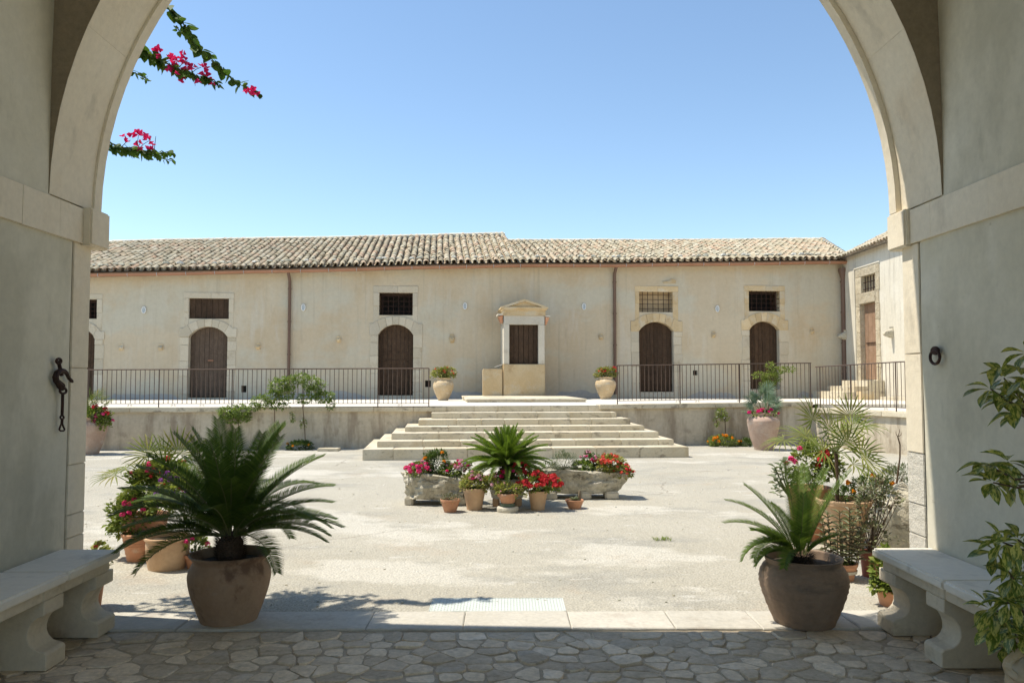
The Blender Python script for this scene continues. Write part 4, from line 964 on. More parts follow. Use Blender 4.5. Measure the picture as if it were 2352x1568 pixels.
# ================================================================== BENCHES
def bench(fr, sg, label):
    A = lambda y: y * sg
    t = thing('stone_bench', label, 'bench', fr.w(A(4.4), 0, .2), 'stone benches along the passage walls')
    zt = .502; W_ = .40
    cuts = [1.9, 3.25, 4.32 if sg < 0 else 4.55, 5.15]
    for y0, y1 in zip(cuts[:-1], cuts[1:]):
        part('seat_slab', MB().fbox(fr, *sorted((A(y0 + .0015), A(y1 - .0015))), zt - .055, zt, .004, W_), 'bench_top', t, bevel=.012, seg=3, smooth=True)
    for y0, y1 in ((1.95, 3.2), (3.3, 4.38), (4.38, 5.10)):
        part('apron', MB().fbox(fr, *sorted((A(y0 + .002), A(y1 - .002))), zt - .125, zt - .056, .03, W_ - .045), 'bench_leg', t, bevel=.008)
    pr = [(.04, 0), (.37, 0), (.37, .085), (.355, .10), (.33, .105), (.30, .115), (.275, .14), (.262, .17), (.262, .20), (.272, .235), (.29, .265), (.315, .285), (.345, .295), (.352, .30), (.352, .376), (.04, .376)]
    for y in (2.15, 3.35, 4.49, 5.05):
        lw = .105 if y > 5 else .095
        vs = []; a0, a1 = sorted((A(y - lw), A(y + lw)))
        for a in (a0, a1): vs += [fr.w(a, z, o) for o, z in pr]
        n = len(pr)
        part('leg', MB().add(vs, [tuple(range(n)), tuple(range(2 * n - 1, n - 1, -1))] + [(i, i + n, (i + 1) % n + n, (i + 1) % n) for i in range(n)]), 'bench_leg', t, bevel=.006)
    return t
bench(FL, 1, 'pale stone bench with scrolled legs along the left passage wall below the iron hook')
bench(FR, -1, 'pale stone bench with scrolled legs along the right passage wall beside the variegated shrub')

# ================================================================== IRON FITTINGS IN THE PASSAGE
def Lp(u, v, o=.03): a, z = FL.px(u, v, o); return FL.w(a, z, o)
def ringpts(c, ru, rv, o=.03, n=16, t0=0, t1=360): return [Lp(c[0] + ru * math.cos(R(t0 + (t1 - t0) * i / n)), c[1] + rv * math.sin(R(t0 + (t1 - t0) * i / n)), o) for i in range(n + 1)]
hk = thing('hook_chain', 'rusty iron hook with hanging rod and chain end on the left passage wall', 'hook', Lp(141, 880, 0))
def ip(n, pts, r, o=hk): return part(n, MB().tube(pts, r, 8), 'iron', o, smooth=True)
ip('wall_eye', ringpts((135, 829), 5.5, 5.5, .03), .0085); ip('link', [Lp(134, 829), Lp(139, 850), Lp(142, 862)], .012)
ip('hook', [Lp(*q) for q in ((167, 877), (165, 875), (158, 868), (153, 857), (147, 852), (139, 851), (131, 856), (127.5, 866), (129, 874), (135, 880), (140, 886), (144, 893))], [.007, .011, .011, .013, .016, .018, .019, .02, .019, .021, .026, .018])
ip('ring', ringpts((145, 897), 7.5, 6.5), .008); ip('rod', [Lp(144, 903), Lp(143.5, 930), Lp(142.5, 955)], .0095)
ip('small_ring', ringpts((142.5, 958), 4, 4), .006); ip('link', [Lp(143, 962), Lp(142, 972)], .009)
ip('chain_end', [Lp(142, 970), Lp(138, 980), Lp(136, 986), Lp(139, 989), Lp(146, 989), Lp(148.5, 986), Lp(145, 978), Lp(142, 970)], .006)
def Rp(u, v, o=.03): a, z = FR.px(u, v, o); return FR.w(a, z, o)
rg = thing('iron_ring', 'rusty iron tethering ring hanging on the right passage wall', 'ring', Rp(2147, 818, 0))
part('eye', MB().tube([Rp(2148 + 7 * math.cos(i * .45), 805 + 6.5 * math.sin(i * .45), .03) for i in range(15)], .011, 8), 'iron', rg, smooth=True)
part('ring', MB().tube([Rp(2147.5 + 11 * math.cos(i * .3307), 820 + 15.5 * math.sin(i * .3307), .035) for i in range(20)], .0095, 8), 'iron', rg, smooth=True)

# ================================================================== POTS
def dims(u, vb, vr, y=None, rb=.1):
    """foot of a pot from its pixel base; returns centre on the ground, height, metres per pixel"""
    p = on_z(u, vb); yc = (y if y else p.y + rb); c = on_y(u, 900, yc); k = yc / F * 1.005
    return Vector((c.x, yc, 0)), k
def spline(pts, n=26):
    out = []
    for i in range(n + 1):
        t = i / n * (len(pts) - 1); k = min(int(t), len(pts) - 2); f = t - k
        p0, p1, p2, p3 = (pts[max(0, min(len(pts) - 1, k + j))] for j in (-1, 0, 1, 2))
        out.append(tuple(.5 * (2 * p1[d] + (p2[d] - p0[d]) * f + (2 * p0[d] - 5 * p1[d] + 4 * p2[d] - p3[d]) * f * f + (3 * p1[d] - 3 * p2[d] + p3[d] - p0[d]) * f ** 3) for d in (0, 1)))
    return out
def pot(name, label, cat, c, H, prof, m, group=None, seg=40, wob=.008, soil=.90, ribs=0, handles=None, band=None):
    """prof: list of (radius, height fraction) from foot to lip"""
    t = thing(name, label, cat, c, group)
    pr = spline([(r, z * H) for r, z in prof], 40)
    if ribs: pr = [(r + .0025 * math.sin(z / H * ribs), z) for r, z in pr]
    rl, zl = pr[-1]; th = max(.010, rl * .09)
    inner = [(rl - th * .5, zl + th * .25), (rl - th, zl - .002), (rl - th * 1.3, zl - H * .12)]
    ri = min(rl - th * 1.3, [r for r, z in pr if z >= H * (soil - .03)][0] - th)
    prof2 = pr + inner + [(ri, H * (soil - .03))]
    part('body', MB().lathe(prof2, c, seg, wob), m, t, smooth=True)
    part('soil', MB().lathe([(ri + .004, H * soil - .01), (ri * .7, H * soil + .006), (ri * .3, H * soil + .012)], c, 20, close=True), 'soil', t)
    if band: part('rim_band', MB().lathe([(band[0], H * band[1]), (band[0] + .012, H * band[1] + .004), (band[0] + .014, H * band[2] - .004), (band[0] + .004, H * band[2])], c, seg), m, t, smooth=True)
    if handles:
        for sx in (-1, 1):
            r0, z0, z1, ex_ = handles
            part('handle', MB().tube([Vector(c) + Vector((sx * (r0 + ex_ * math.sin(math.pi * i / 8)), 0, z0 + (z1 - z0) * i / 8)) for i in range(9)], .018, 8), m, t, smooth=True)
    return t
TOPS = {}
BIGP = 'large clay pots on the threshold'
# left big pot
cL, k = dims(535, 1441, 0, rb=.17); HL = on_y(535, 1290, cL.y - .25).z
pot('clay_pot', 'large reddish brown clay pot with dark stains and crack, holding the biggest cycad', 'pot', cL, HL,
    [(.182, 0), (.184, .02), (.213, .20), (.247, .42), (.266, .62), (.262, .76), (.240, .87), (.234, .91), (.252, .965), (.264, 1)], 'big_pot_clay', BIGP)
cR, k = dims(1838, 1449, 0, rb=.19); HR = on_y(1838, 1296, cR.y - .22).z
pot('clay_pot', 'large dark grey brown ribbed clay pot holding the smaller cycad on the right', 'pot', cR, HR,
    [(.192, 0), (.195, .02), (.232, .22), (.268, .45), (.286, .64), (.276, .79), (.246, .90), (.240, .93), (.248, .97), (.256, 1)], 'dark_pot_clay', BIGP, ribs=75)

# ================================================================== FOLIAGE TOOLS
def fold_leaf(L=1.0, w=.5, cup=.12, droop=.15, nseg=3, tip=1.0):
    vs, fs = [], []
    for i in range(nseg + 1):
        t = i / nseg; wd = w / 2 * math.sin(math.pi * min(.97, (.12 + .88 * t) ** tip)) if i < nseg else 0
        z = -droop * t * t * L; vs += [(t * L, -wd, z + cup * wd * 2), (t * L, 0, z), (t * L, wd, z + cup * wd * 2)]
    for i in range(nseg):
        b = 3 * i; fs += [(b, b + 1, b + 4, b + 3), (b + 1, b + 2, b + 5, b + 4)]
    return vs, fs
def rot_to(d, roll=0):
    d = Vector(d).normalized(); up = Vector((0, 0, 1)) if abs(d.z) < .95 else Vector((0, 1, 0))
    y = up.cross(d).normalized(); z = d.cross(y); return Matrix((d, y, z)).transposed() @ Matrix.Rotation(roll, 3, 'X')
def rdir(zmin=-1, zmax=1):
    z = rr(zmin, zmax); a = rr(0, 2 * math.pi); r = math.sqrt(max(0, 1 - z * z)); return Vector((r * math.cos(a), r * math.sin(a), z))
def add_leaf(mb, p, d, L, w, roll=0, cup=.15, droop=.2, nseg=2, tip=1.0):
    vs, fs = fold_leaf(L, w, cup, droop, nseg, tip); Mx = rot_to(d, roll); mb.add([Vector(p) + Mx @ Vector(v) for v in vs], fs)
def clump(mb, c, rx, ry, rz, n, leaf, wide=.8, gaps=3.2, thr=-.15, zmin=-.6, nseg=2):
    """leaves through an uneven ellipsoid volume with gaps"""
    c = Vector(c); k = 0; tries = 0
    while k < n and tries < n * 6:
        tries += 1; d = rdir(zmin, 1); rad = rr(.35, 1.0) ** .6
        if noise.noise(Vector(((c.x + d.x * rx) * gaps / max(rx, .05) * .35, (c.y + d.y) * gaps * .5, (c.z + d.z * rz) * gaps / max(rz, .05) * .35))) < thr: continue
        p = c + Vector((d.x * rx, d.y * ry, d.z * rz)) * rad * (1 + .25 * noise.noise(d * 2.5 + c)); dd = (d + rdir() * .7 + Vector((0, 0, .25)))
        L = leaf * rr(.6, 1.25); add_leaf(mb, p, dd, L, L * wide * rr(.8, 1.1), rr(-.8, .8), nseg=nseg); k += 1
def flower_head(r=.03, n=16, pet=.6):
    mb = MB()
    for i in range(n):
        d = rdir(-.35, 1); p = d * r * rr(.55, 1); L = r * pet * rr(.8, 1.2)
        Mx = rot_to(d) ; a = rr(0, 6)
        for j in range(4):
            an = a + j * 1.57; q = Mx @ Vector((.15 * L, math.cos(an) * L, math.sin(an) * L)); q2 = Mx @ Vector((.25 * L, math.cos(an + .8) * L * .75, math.sin(an + .8) * L * .75)); q3 = Mx @ Vector((.25 * L, math.cos(an - .8) * L * .75, math.sin(an - .8) * L * .75))
            mb.add([p, p + q3, p + q, p + q2], [(0, 1, 2, 3)])
    return mb
HEADS = {}
def heads(par, spots, color, r=.03, n=16, name='flower_head'):
    key = (color, r, n)
    if key not in HEADS: HEADS[key] = [flower_head(r, n).mesh(name, color + '_petal') for _ in range(3)]
    for p in spots: put(name, random.choice(HEADS[key]), par, p, Euler((0, 0, rr(0, 6))), scale=rr(.75, 1.15))
def spots_on(c, rx, ry, rz, n, front=True, zmin=.0, out=1.0):
    res = []
    for i in range(n):
        d = rdir(zmin, 1)
        if front and d.y > .35: d.y = -d.y
        res.append(Vector(c) + Vector((d.x * rx, d.y * ry, d.z * rz)) * out * rr(.9, 1.08))
    return res
def stems(mb, base, tips, r=.004, sag=.0):
    for t in tips:
        b = Vector(base); m_ = (b + Vector(t)) / 2 + Vector((rr(-.02, .02), rr(-.02, .02), rr(0, .03) - sag)); mb.tube([b, m_, Vector(t)], [r, r * .8, r * .5], 4, cap=False)
def plant(name, label, cat, c, lobes, leafm='geranium_leaf', leaf=.035, dens=1.0, flowers=(), base=None, stem='stem_green', group=None, wide=.85):
    """lobes: (dx,dy,dz,rx,ry,rz,n); flowers: (colour, r, [lobe index], count)"""
    c = Vector(c); t = thing(name, label, cat, c, group); mb = MB(); sm = MB(); lobes = [(a, b, d, e * 1.12, f, g * 1.15, h) for a, b, d, e, f, g, h in lobes]
    for dx, dy, dz, rx, ry, rz, n in lobes:
        q = c + Vector((dx, dy, dz)); clump(mb, q, rx, ry, rz, int(n * dens * 1.9), leaf, wide)
        stems(sm, c, [q + Vector((rr(-rx, rx) * .7, rr(-ry, ry) * .7, rr(-.2, .7) * rz)) for _ in range(7)])
    part('foliage', mb, leafm, t, stuff=True); part('stems', sm, stem, t, stuff=True)
    for col, r, idx, cnt in flowers:
        for i in idx:
            dx, dy, dz, rx, ry, rz, n = lobes[i]; sp = spots_on(c + Vector((dx, dy, dz)), rx, ry, rz, cnt, out=1.05)
            heads(t, sp, col, r)
    return t
# ---- cycads: frond = curved rachis with two combs of stiff leaflets
def frond_mesh(L, e0, e1, leafL, n=60, width=.010, vang=35, m='cycad_green', seed=0, base_free=.14):
    rs = random.Random(seed); N = 14; pts = [Vector((0, 0, 0))]; side_b_ = rs.uniform(-.14, .14)
    for i in range(N):
        t = (i + .5) / N; e = R(e0 + (e1 - e0) * t ** 1.25); yaw = side_b_ * t
        pts.append(pts[-1] + Vector((math.cos(e) * math.cos(yaw), math.cos(e) * math.sin(yaw), math.sin(e))) * L / N)
    ra = MB().tube(pts, [.006 * L / .8 * (1 - .75 * i / N) for i in range(N + 1)], 5)
    lf = MB()
    def at(s):
        k = min(int(s * N), N - 1); f = s * N - k; return pts[k].lerp(pts[k + 1], f), (pts[k + 1] - pts[k]).normalized()
    for i in range(n):
        s = base_free + (1 - base_free) * (i + .5) / n; p, t = at(s)
        pl = leafL * min(1, (s - base_free + .03) * 5) ** .6 * (1 - .62 * max(0, (s - .35) / .65) ** 1.7)
        sd_ = t.cross(Vector((0, 0, 1))); sd_ = sd_.normalized() if sd_.length > .05 else Vector((0, 1, 0)); up = sd_.cross(t).normalized()
        fwd = .22 + .62 * s ** 1.5
        for sg in (-1, 1):
            d = (sd_ * sg * math.cos(R(vang)) + up * math.sin(R(vang)) + t * fwd + rs.uniform(-.06, .06) * up).normalized()
            wv = t * width * .5; q = pl * rs.uniform(.92, 1.05)
            mid = p + d * q * .5; tip = p + (d * .96 - up * .16).normalized() * q
            lf.add([p - wv * .7, p + wv * .7, mid + wv, mid - wv, tip], [(0, 1, 2, 3), (3, 2, 4)])
    return lf, ra
def cycad(label, c, specs, leafm, L, leafL, n=60, width=.009, trunk_h=.12, trunk_r=.08, seed=1, group='cycads', vang=32, tilt=0):
    """specs: (count, start elevation, end elevation, length factor)"""
    rs = random.Random(seed); t = thing('cycad', label, 'cycad', c, group); c = Vector(c)
    tm = MB(); N = 5
    tm.lathe([(trunk_r * .9, 0), (trunk_r * 1.05, trunk_h * .4), (trunk_r, trunk_h * .8), (trunk_r * .5, trunk_h * 1.05), (.01, trunk_h * 1.15)], c, 18, .04)
    for i in range(int(260 * trunk_h / .12)):
        a = i * 2.4; z = trunk_h * (i / (260 * trunk_h / .12)); p = c + Vector((math.cos(a) * trunk_r, math.sin(a) * trunk_r, z))
        add_leaf(tm, p, Vector((math.cos(a), math.sin(a), .9)), .035, .022, nseg=1, tip=.5)
    part('trunk', tm, 'palm_trunk', t)
    crown = c + Vector((0, 0, trunk_h * .95))
    az0 = rs.uniform(0, 6)
    for j, (cnt, e0, e1, lf_) in enumerate(specs):
        var = []
        for q in range(min(3, cnt)):
            lm, ra = frond_mesh(L * lf_, e0 + rs.uniform(-5, 5), e1 + rs.uniform(-10, 10), leafL, n, width, vang, seed=seed * 99 + j * 7 + q)
            var.append((lm.mesh('frond', leafm), ra.mesh('rachis', 'rachis')))
        for q in range(cnt):
            az = az0 + j * 1.3 + 2 * math.pi * (q + rs.uniform(-.3, .3)) / cnt; a, b = var[q % len(var)]
            if e0 < 35 and leafm == 'cycad_green' and math.sin(az) < -.72: continue
            pos = crown + Vector((math.cos(az), math.sin(az), 0)) * trunk_r * .35
            s_ = rs.uniform(.88, 1.08); e = Euler((rs.uniform(-.15, .15), rs.uniform(-.08, .08), az))
            fo = put('frond', a, t, pos, e, scale=s_)
            o = bpy.data.objects.new('rachis', b); COL.objects.link(o); o.parent = fo
    return t
cycad('large dark green cycad with arching fronds in the brown clay pot on the left', (cL.x, cL.y, HL * .88),
      [(6, 86, 68, 1.06), (9, 77, 46, 1.08), (11, 64, 18, 1.04), (13, 48, -10, 1.04), (13, 32, -28, 1.02), (11, 16, -44, .92)], 'cycad_green', .72, .15, 82, .0076, .17, .085, seed=3, vang=26)
def single_fronds(label, c, lst, leafm, group, trunk=(.07, .06), leafL=.10, n=52, width=.009, seed=5):
    """fronds placed one by one: (azimuth, start elevation, end elevation, length)"""
    t = thing('cycad', label, 'cycad', c, group); c = Vector(c); tm = MB(); r, h = trunk
    tm.lathe([(r, 0), (r * 1.1, h * .5), (r * .8, h), (.01, h * 1.2)], c, 14, .05)
    for i in range(150):
        a = i * 2.4; add_leaf(tm, c + Vector((math.cos(a) * r, math.sin(a) * r, h * i / 150)), Vector((math.cos(a), math.sin(a), 1.2)), .045, .02, nseg=1, tip=.5)
    part('trunk', tm, 'palm_trunk', t)
    for j, (az, e0, e1, L) in enumerate(lst):
        lm, ra = frond_mesh(L, e0, e1, leafL, n, width, 30, seed=seed * 50 + j)
        p = c + Vector((math.cos(R(az)) * r * .4, math.sin(R(az)) * r * .4, h)); e = Euler((0, 0, R(az)))
        fo = put('frond', lm.mesh('frond', leafm if j % 3 or len(lst) < 6 else 'lit_young_frond_green'), t, p, e)
        o = bpy.data.objects.new('rachis', ra.mesh('rachis', 'rachis')); COL.objects.link(o); o.parent = fo
    return t
single_fronds('smaller cycad with upright and drooping fronds in the dark ribbed pot on the right', (cR.x - .02, cR.y, HR * .88),
    [(176, 62, 8, .60), (190, 50, -8, .58), (150, 68, 35, .56), (205, 34, -45, .38), (185, 42, 15, .36), (160, 55, -10, .33), (110, 84, 74, .62), (70, 80, 62, .60), (30, 76, 50, .62), (10, 66, 48, .66),
     (-20, 70, 60, .55), (-60, 82, 70, .50), (-100, 78, 60, .46), (60, 72, 52, .64), (200, 75, 40, .42), (230, 40, -60, .34), (170, 25, -70, .30), (250, 62, 10, .30), (-35, 50, 20, .26), (182, 48, -75, .44), (196, 52, -62, .40), (165, 44, -58, .36)], 'lit_young_frond_green', 'cycads', leafL=.10, n=56, width=.0070)

# ================================================================== LEFT GROUP BEHIND THE BIG CYCAD
cP1, k = dims(393, 1312, 0, rb=.14); H1 = on_y(393, 1236, cP1.y - .1).z
pot('clay_pot', 'wide pale tan clay pot behind the left cycad', 'pot', cP1, H1, [(.150, 0), (.155, .03), (.172, .4), (.178, .8), (.176, .88), (.19, .93), (.19, 1)], 'tan_clay')
cP2, k = dims(318, 1300, 0, rb=.13); cP2.y += .12; cP2.x -= .01; H2 = on_y(318, 1222, cP2.y).z
pot('clay_pot', 'reddish brown ribbed pot behind the left cycad, nearest to the gate jamb', 'pot', cP2, H2, [(.10, 0), (.105, .03), (.13, .5), (.145, .85), (.155, .9), (.155, 1)], 'terracotta', ribs=60)
cP3, k = dims(455, 1308, 0, rb=.08); H3 = on_y(455, 1272, cP3.y).z
pot('clay_pot', 'small orange terracotta pot with pink geranium half hidden behind the big clay pot', 'pot', cP3, H3, [(.055, 0), (.06, .04), (.078, .7), (.09, .8), (.09, 1)], 'terracotta')
plant('geranium', 'small pink geranium with light green leaves behind the rim of the big left pot', 'geranium', (cP3.x, cP3.y, H3 * .9), [(0, 0, .07, .10, .10, .08, 120)], 'geranium_leaf', .035, flowers=[('pink', .022, [0], 4)])
cP4 = on_y(330, 1300, 7.3); cP4.z = 0
pot('clay_pot', 'tall terracotta pot in the shade behind the left cycad fronds', 'pot', cP4, .36, [(.14, 0), (.145, .03), (.18, .5), (.20, .88), (.215, .92), (.215, 1)], 'terracotta')
g0 = on_y(345, 1120, 7.2)
plant('geranium', 'tall red and pink geranium rising behind the left cycad', 'geranium', (g0.x, 7.25, .28), [(-.02, 0, .28, .22, .18, .24, 1000), (.18, 0, .34, .2, .15, .20, 700), (-.14, -.12, .06, .18, .16, .20, 700), (.06, 0, .44, .10, .1, .07, 100)],
      'geranium_leaf', .04, flowers=[('red', .026, [1, 3], 4), ('pink', .024, [0, 2], 6)])
g1 = on_y(455, 1140, 7.0)
plant('verbena', 'purple flowering plant seen between the left cycad fronds', 'flowering plant', (g1.x - .05, 6.9, .32), [(0, 0, .30, .22, .16, .20, 480), (-.2, 0, .2, .15, .12, .12, 200)], 'geranium_leaf', .035, flowers=[('purple', .022, [0, 1], 9)])
# fan palms
def fan_leaf(r=.30, n=24, spread=250, width=.013, droop=.12, seed=0):
    rs = random.Random(seed); mb = MB()
    for i in range(n):
        an = R(-spread / 2 + spread * i / (n - 1)); L = r * (1 - .18 * abs(i / (n - 1) * 2 - 1)) * rs.uniform(.9, 1.05); fold = .03 * math.cos(i * math.pi)
        d = Vector((math.cos(an), math.sin(an), 0)); s = Vector((-d.y, d.x, 0)); z = rs.uniform(-.02, .05)
        a = d * L * .45 + Vector((0, 0, z * L)); b = d * L * .8 + Vector((0, 0, z * L - droop * L * .25)); t = d * L + Vector((0, 0, z * L - droop * L))
        w_ = width * rs.uniform(.8, 1.1)
        up = Vector((0, 0, w_ * .5))
        mb.add([Vector((0, 0, 0)), a - s * w_ + up, a, a + s * w_ + up, b - s * w_ * .6 + up * .5, b, b + s * w_ * .6 + up * .5, t], [(0, 1, 2), (0, 2, 3), (1, 4, 5, 2), (2, 5, 6, 3), (4, 7, 5), (5, 7, 6)])
    return mb
def fan_palm(label, root, hubs, leafm='fan_green', r=.28, group='fan palms', trunk=None, n=24, width=.011, pr=.005):
    """hubs: (world point of fan centre, outward direction)"""
    t = thing('fan_palm', label, 'palm', root, group); root = Vector(root); variants = [fan_leaf(r, n, 240, width, .15, s).mesh('fan_leaf', leafm) for s in range(4)]
    crown = root + Vector((0, 0, trunk or 0))
    if trunk: part('trunk', MB().tube([root, root + Vector((.01, 0, trunk * .5)), crown], [.022, .014, .02], 8), 'palm_trunk', t)
    for i, (p, d) in enumerate(hubs):
        p = Vector(p); d = Vector(d).normalized(); m_ = crown.lerp(p, .55) + Vector((0, 0, .06))
        part('petiole', MB().tube([crown, m_, p], [pr * 1.5, pr, pr * .8], 5), 'stem_green', t)
        nrm = (Vector((0, -.45, 1)) + rdir() * .45); y = nrm.cross(d).normalized(); z = d.cross(y)
        put('fan_leaf', variants[i % 4], t, p, Matrix((d, y, z)).transposed(), scale=rr(.85, 1.12))
    return t
def hub(u, v, y, du, dv, dy=0.0): return on_y(u, v, y), Vector((du, dy, -dv))
fp_root = Vector((on_y(345, 1150, 7.4).x, 7.45, .38))
fan_palm('spiky fan palm behind the left cycad with yellowish pointed fans', fp_root,
   [hub(286, 1075, 7.1, -1, .25), hub(340, 1042, 7.2, -1, -.6), hub(372, 1050, 7.5, -.4, -1), hub(410, 1040, 7.6, .2, -1), hub(440, 1046, 7.5, .6, -.8), hub(300, 1120, 7.0, -.8, .7), hub(380, 1075, 7.2, -.3, -.9), hub(470, 1070, 7.6, 1, -.3), hub(330, 1090, 7.7, -.7, -.6), hub(265, 1090, 7.5, -1, 0)], r=.27, n=17, width=.0085)
# pot behind the left bench
cB = on_z(198, 1404); cB.z = 0; cB.x -= .04; cB.y += .08
pot('clay_pot', 'orange terracotta pot peeking out behind the end of the left bench', 'pot', cB, .30, [(.085, 0), (.09, .04), (.115, .75), (.13, .82), (.13, 1)], 'terracotta')
plant('geranium', 'small leafy plant in the terracotta pot behind the left bench', 'plant', (cB.x, cB.y, .28), [(.02, 0, .06, .13, .1, .09, 90)], 'yellow_leaf', .045, flowers=[('coral', .012, [0], 2)])
# big jar by the left jamb, far
def jar_at(u, vb, vr, wmax, wrim, wbase, tm_, m, label, y=None, group=None, neck=True):
    c, k = dims(u, vb, 0, rb=wbase / 2 * 16 / F) if y is None else (on_y(u, vb, y), y / F)
    k = c.y / F * 1.003
    if y is not None: pass
    z0 = c.z if y is not None else 0; c = Vector((c.x, c.y, z0)); H = on_y(u, vr, c.y).z - z0
    rm, rl, rb = wmax * k / 2, wrim * k / 2, wbase * k / 2
    pr = [(rb, 0), (rb * 1.04, .03), (rb + (rm - rb) * .62, tm_ * .5), (rm, tm_), (rm * .93, tm_ + (1 - tm_) * .5), (rl * .92, .93), (rl * .95, .96), (rl * 1.05, 1)]
    pot('storage_jar', label, 'jar', c, H, pr, m, group, ribs=50, seg=36); return c, H
cJ0, HJ0 = jar_at(208, 1044, 958, 74, 56, 40, .70, 'pink_jar_clay', 'big weathered clay jar in the courtyard beside the left gate jamb, filled with geraniums', y=None)
top = Vector((cJ0.x, cJ0.y, HJ0 * .93)); kk = cJ0.y / F
plant('geranium', 'red and pink geraniums hanging from the big clay jar by the left jamb', 'geranium', top, [(.08, -.05, .05, .36, .28, .20, 520), (.33, -.1, -.08, .17, .16, .20, 220)], 'geranium_leaf', .055,
      flowers=[('red', .045, [0], 6), ('pink', .04, [0, 1], 7)])
fan_palm('feathery fan palm growing out of the big clay jar by the left jamb', top, [(top + Vector((x, -.05, z)), (x * 2, -.3, .5)) for x, z in ((.05, .45), (.22, .38), (.30, .22), (-.1, .5), (.15, .50), (.34, .32), (.0, .3), (-.2, .35))], r=.30, n=18, width=.010)

# ================================================================== TERRACE JARS
yJ = FT.w(FT.a(1017, 918), 0).y
for (u, vb, vr, lab, pl, cols) in ((1018, 919.5, 868, 'rounded clay storage jar on the terrace left of the well house steps', 'yellow green geranium with orange and red blooms in the jar left of the steps', [('coral', .028, [0, 1], 4)]),
                            (1391, 916, 866, 'rounded clay storage jar on the terrace right of the well house steps', 'yellow green geranium with a bright red bunch in the jar right of the steps', [('red', .04, [1], 7), ('coral', .03, [0], 2)])):
    d = ray(u, vb); tt = (.945 - CAMZ) / d.z; p = C0 + d * tt
    c, H = jar_at(u, vb, vr, 47, 33, 22, .62, 'old_jar_clay', lab, y=p.y, group='clay jars flanking the terrace steps')
    tp_ = Vector((c.x, c.y, c.z + H * .95))
    plant('geranium', pl, 'geranium', tp_, [(-.08, 0, .14, .27, .20, .19, 450), (.12, -.02, .17, .25, .18, .19, 420)], 'yellow_leaf', .05, flowers=cols)
# right jar with blue palm
cJ1, HJ1 = jar_at(1752, 1034, 948, 72, 50, 40, .72, 'pink_jar_clay', 'tall pinkish clay jar in front of the right retaining wall with a blue palm', y=None)
top = Vector((cJ1.x, cJ1.y, HJ1 * .95))
plant('geranium', 'small red geraniums around the rim of the tall pinkish jar', 'geranium', top, [(0, -.1, .03, .30, .2, .07, 170)], 'geranium_leaf', .04, flowers=[('magenta', .04, [0], 11)])
fan_palm('bluish feathery dwarf palm growing from the tall pinkish jar', top, [(top + Vector((x, y_, z)), (x * 3, y_ * 2, .4 + z)) for x, y_, z in
    ((0, 0, .50), (.16, .05, .42), (-.18, 0, .40), (.26, -.05, .26), (-.26, -.05, .25), (.08, -.1, .30), (-.1, .1, .34), (.2, .1, .34), (-.34, -.05, .02), (.0, -.15, .18), (.12, 0, .55), (-.22, .1, .12), (.28, .05, .12))], 'fan_blue', r=.25, n=20, width=.013)

# ================================================================== CENTRE GROUP
def trough(label, uc, vtop, vbot, wpx, depth, y, taper, seed, rough=.02, lift=.12, name='stone_trough', round_=4.0, notch=0):
    k = y / F; c = on_y(uc, (vtop + vbot) / 2, y); hw = wpx * k / 2; zt = on_y(uc, vtop, y - depth * .4).z; zb = on_y(uc, vbot, y - depth * .4).z
    t = thing(name, label, 'trough', (c.x, y, 0)); N = 96; lay = 16; mb = MB(); vs = []
    def ringp(s, z, inset=0.0):
        out = []
        for i in range(N):
            a = 2 * math.pi * i / N; ca, sa = math.cos(a), math.sin(a); e = 2 / round_
            x = math.copysign(abs(ca) ** e, ca) * (hw * s - inset); yy = math.copysign(abs(sa) ** e, sa) * (depth / 2 * (s ** .5) - inset)
            p = Vector((c.x + x, y + yy, z)); nz = noise.noise(p * 7 + Vector((seed, 0, 0))) * rough * 2.0 + noise.noise(p * 22 + Vector((seed, 0, 0))) * rough * 1.1
            out.append(p + Vector((ca, sa, .35 * (1 if inset == 0 else 0))) * nz)
        return out
    ups = lambda x: notch * math.sin((x - c.x) / hw * 2.2 + seed) * .5
    for j in range(lay + 1):
        f = j / lay; s = 1 - taper * (1 - f) ** 1.6
        r_ = ringp(s, zb + (zt - zb) * f)
        for p in r_: p.z += (ups(p.x) * f)
        vs += r_
    for ins, z in ((.025, zt + .012), (.055, zt + .002), (.07, zt - .07)):
        r_ = ringp(1, z, ins)
        for p in r_: p.z += ups(p.x)
        vs += r_
    L_ = lay + 4
    fs = [(j * N + i, j * N + (i + 1) % N, (j + 1) * N + (i + 1) % N, (j + 1) * N + i) for j in range(L_ - 1) for i in range(N)] + [tuple(range(N))[::-1]]
    part('basin', mb.add(vs, fs), 'trough_stone', t, smooth=True)
    part('soil', MB().add([p + Vector((0, 0, ups(p.x))) for p in ringp(1, zt - .045, .065)] + [Vector((c.x, y, zt - .02))], [(i, (i + 1) % N, N) for i in range(N)]), 'soil', t)
    return t, c, hw, zt, zb
def support(par, x, y, w, d, h, seed=0, m='stone_disc'):
    return part('support_stone', MB().box(x - w / 2, x + w / 2, y - d / 2, y + d / 2, -.01, h), m, par, bevel=.02, seg=2)
yT = 10.25
tA, cA, hwA, ztA, zbA = trough('rough grey stone trough on blocks, left of the central cycad', 1008, 1093, 1146, 152, .50, yT, .05, 3, .036, round_=3.6, notch=.06)
for x in (cA.x - hwA + .07, cA.x + hwA - .12): support(tA, x, yT - .12, .11, .2, zbA + .03)
support(tA, cA.x - hwA + .07, yT + .16, .1, .12, zbA + .03); support(tA, cA.x + hwA - .12, yT + .16, .1, .12, zbA + .03)
yU = 10.75
tB, cB_, hwB, ztB, zbB = trough('long boat shaped stone trough on blocks, right of the central cycad', 1333, 1083, 1133, 222, .50, yU, .26, 9, .034, round_=2.6, notch=.04)
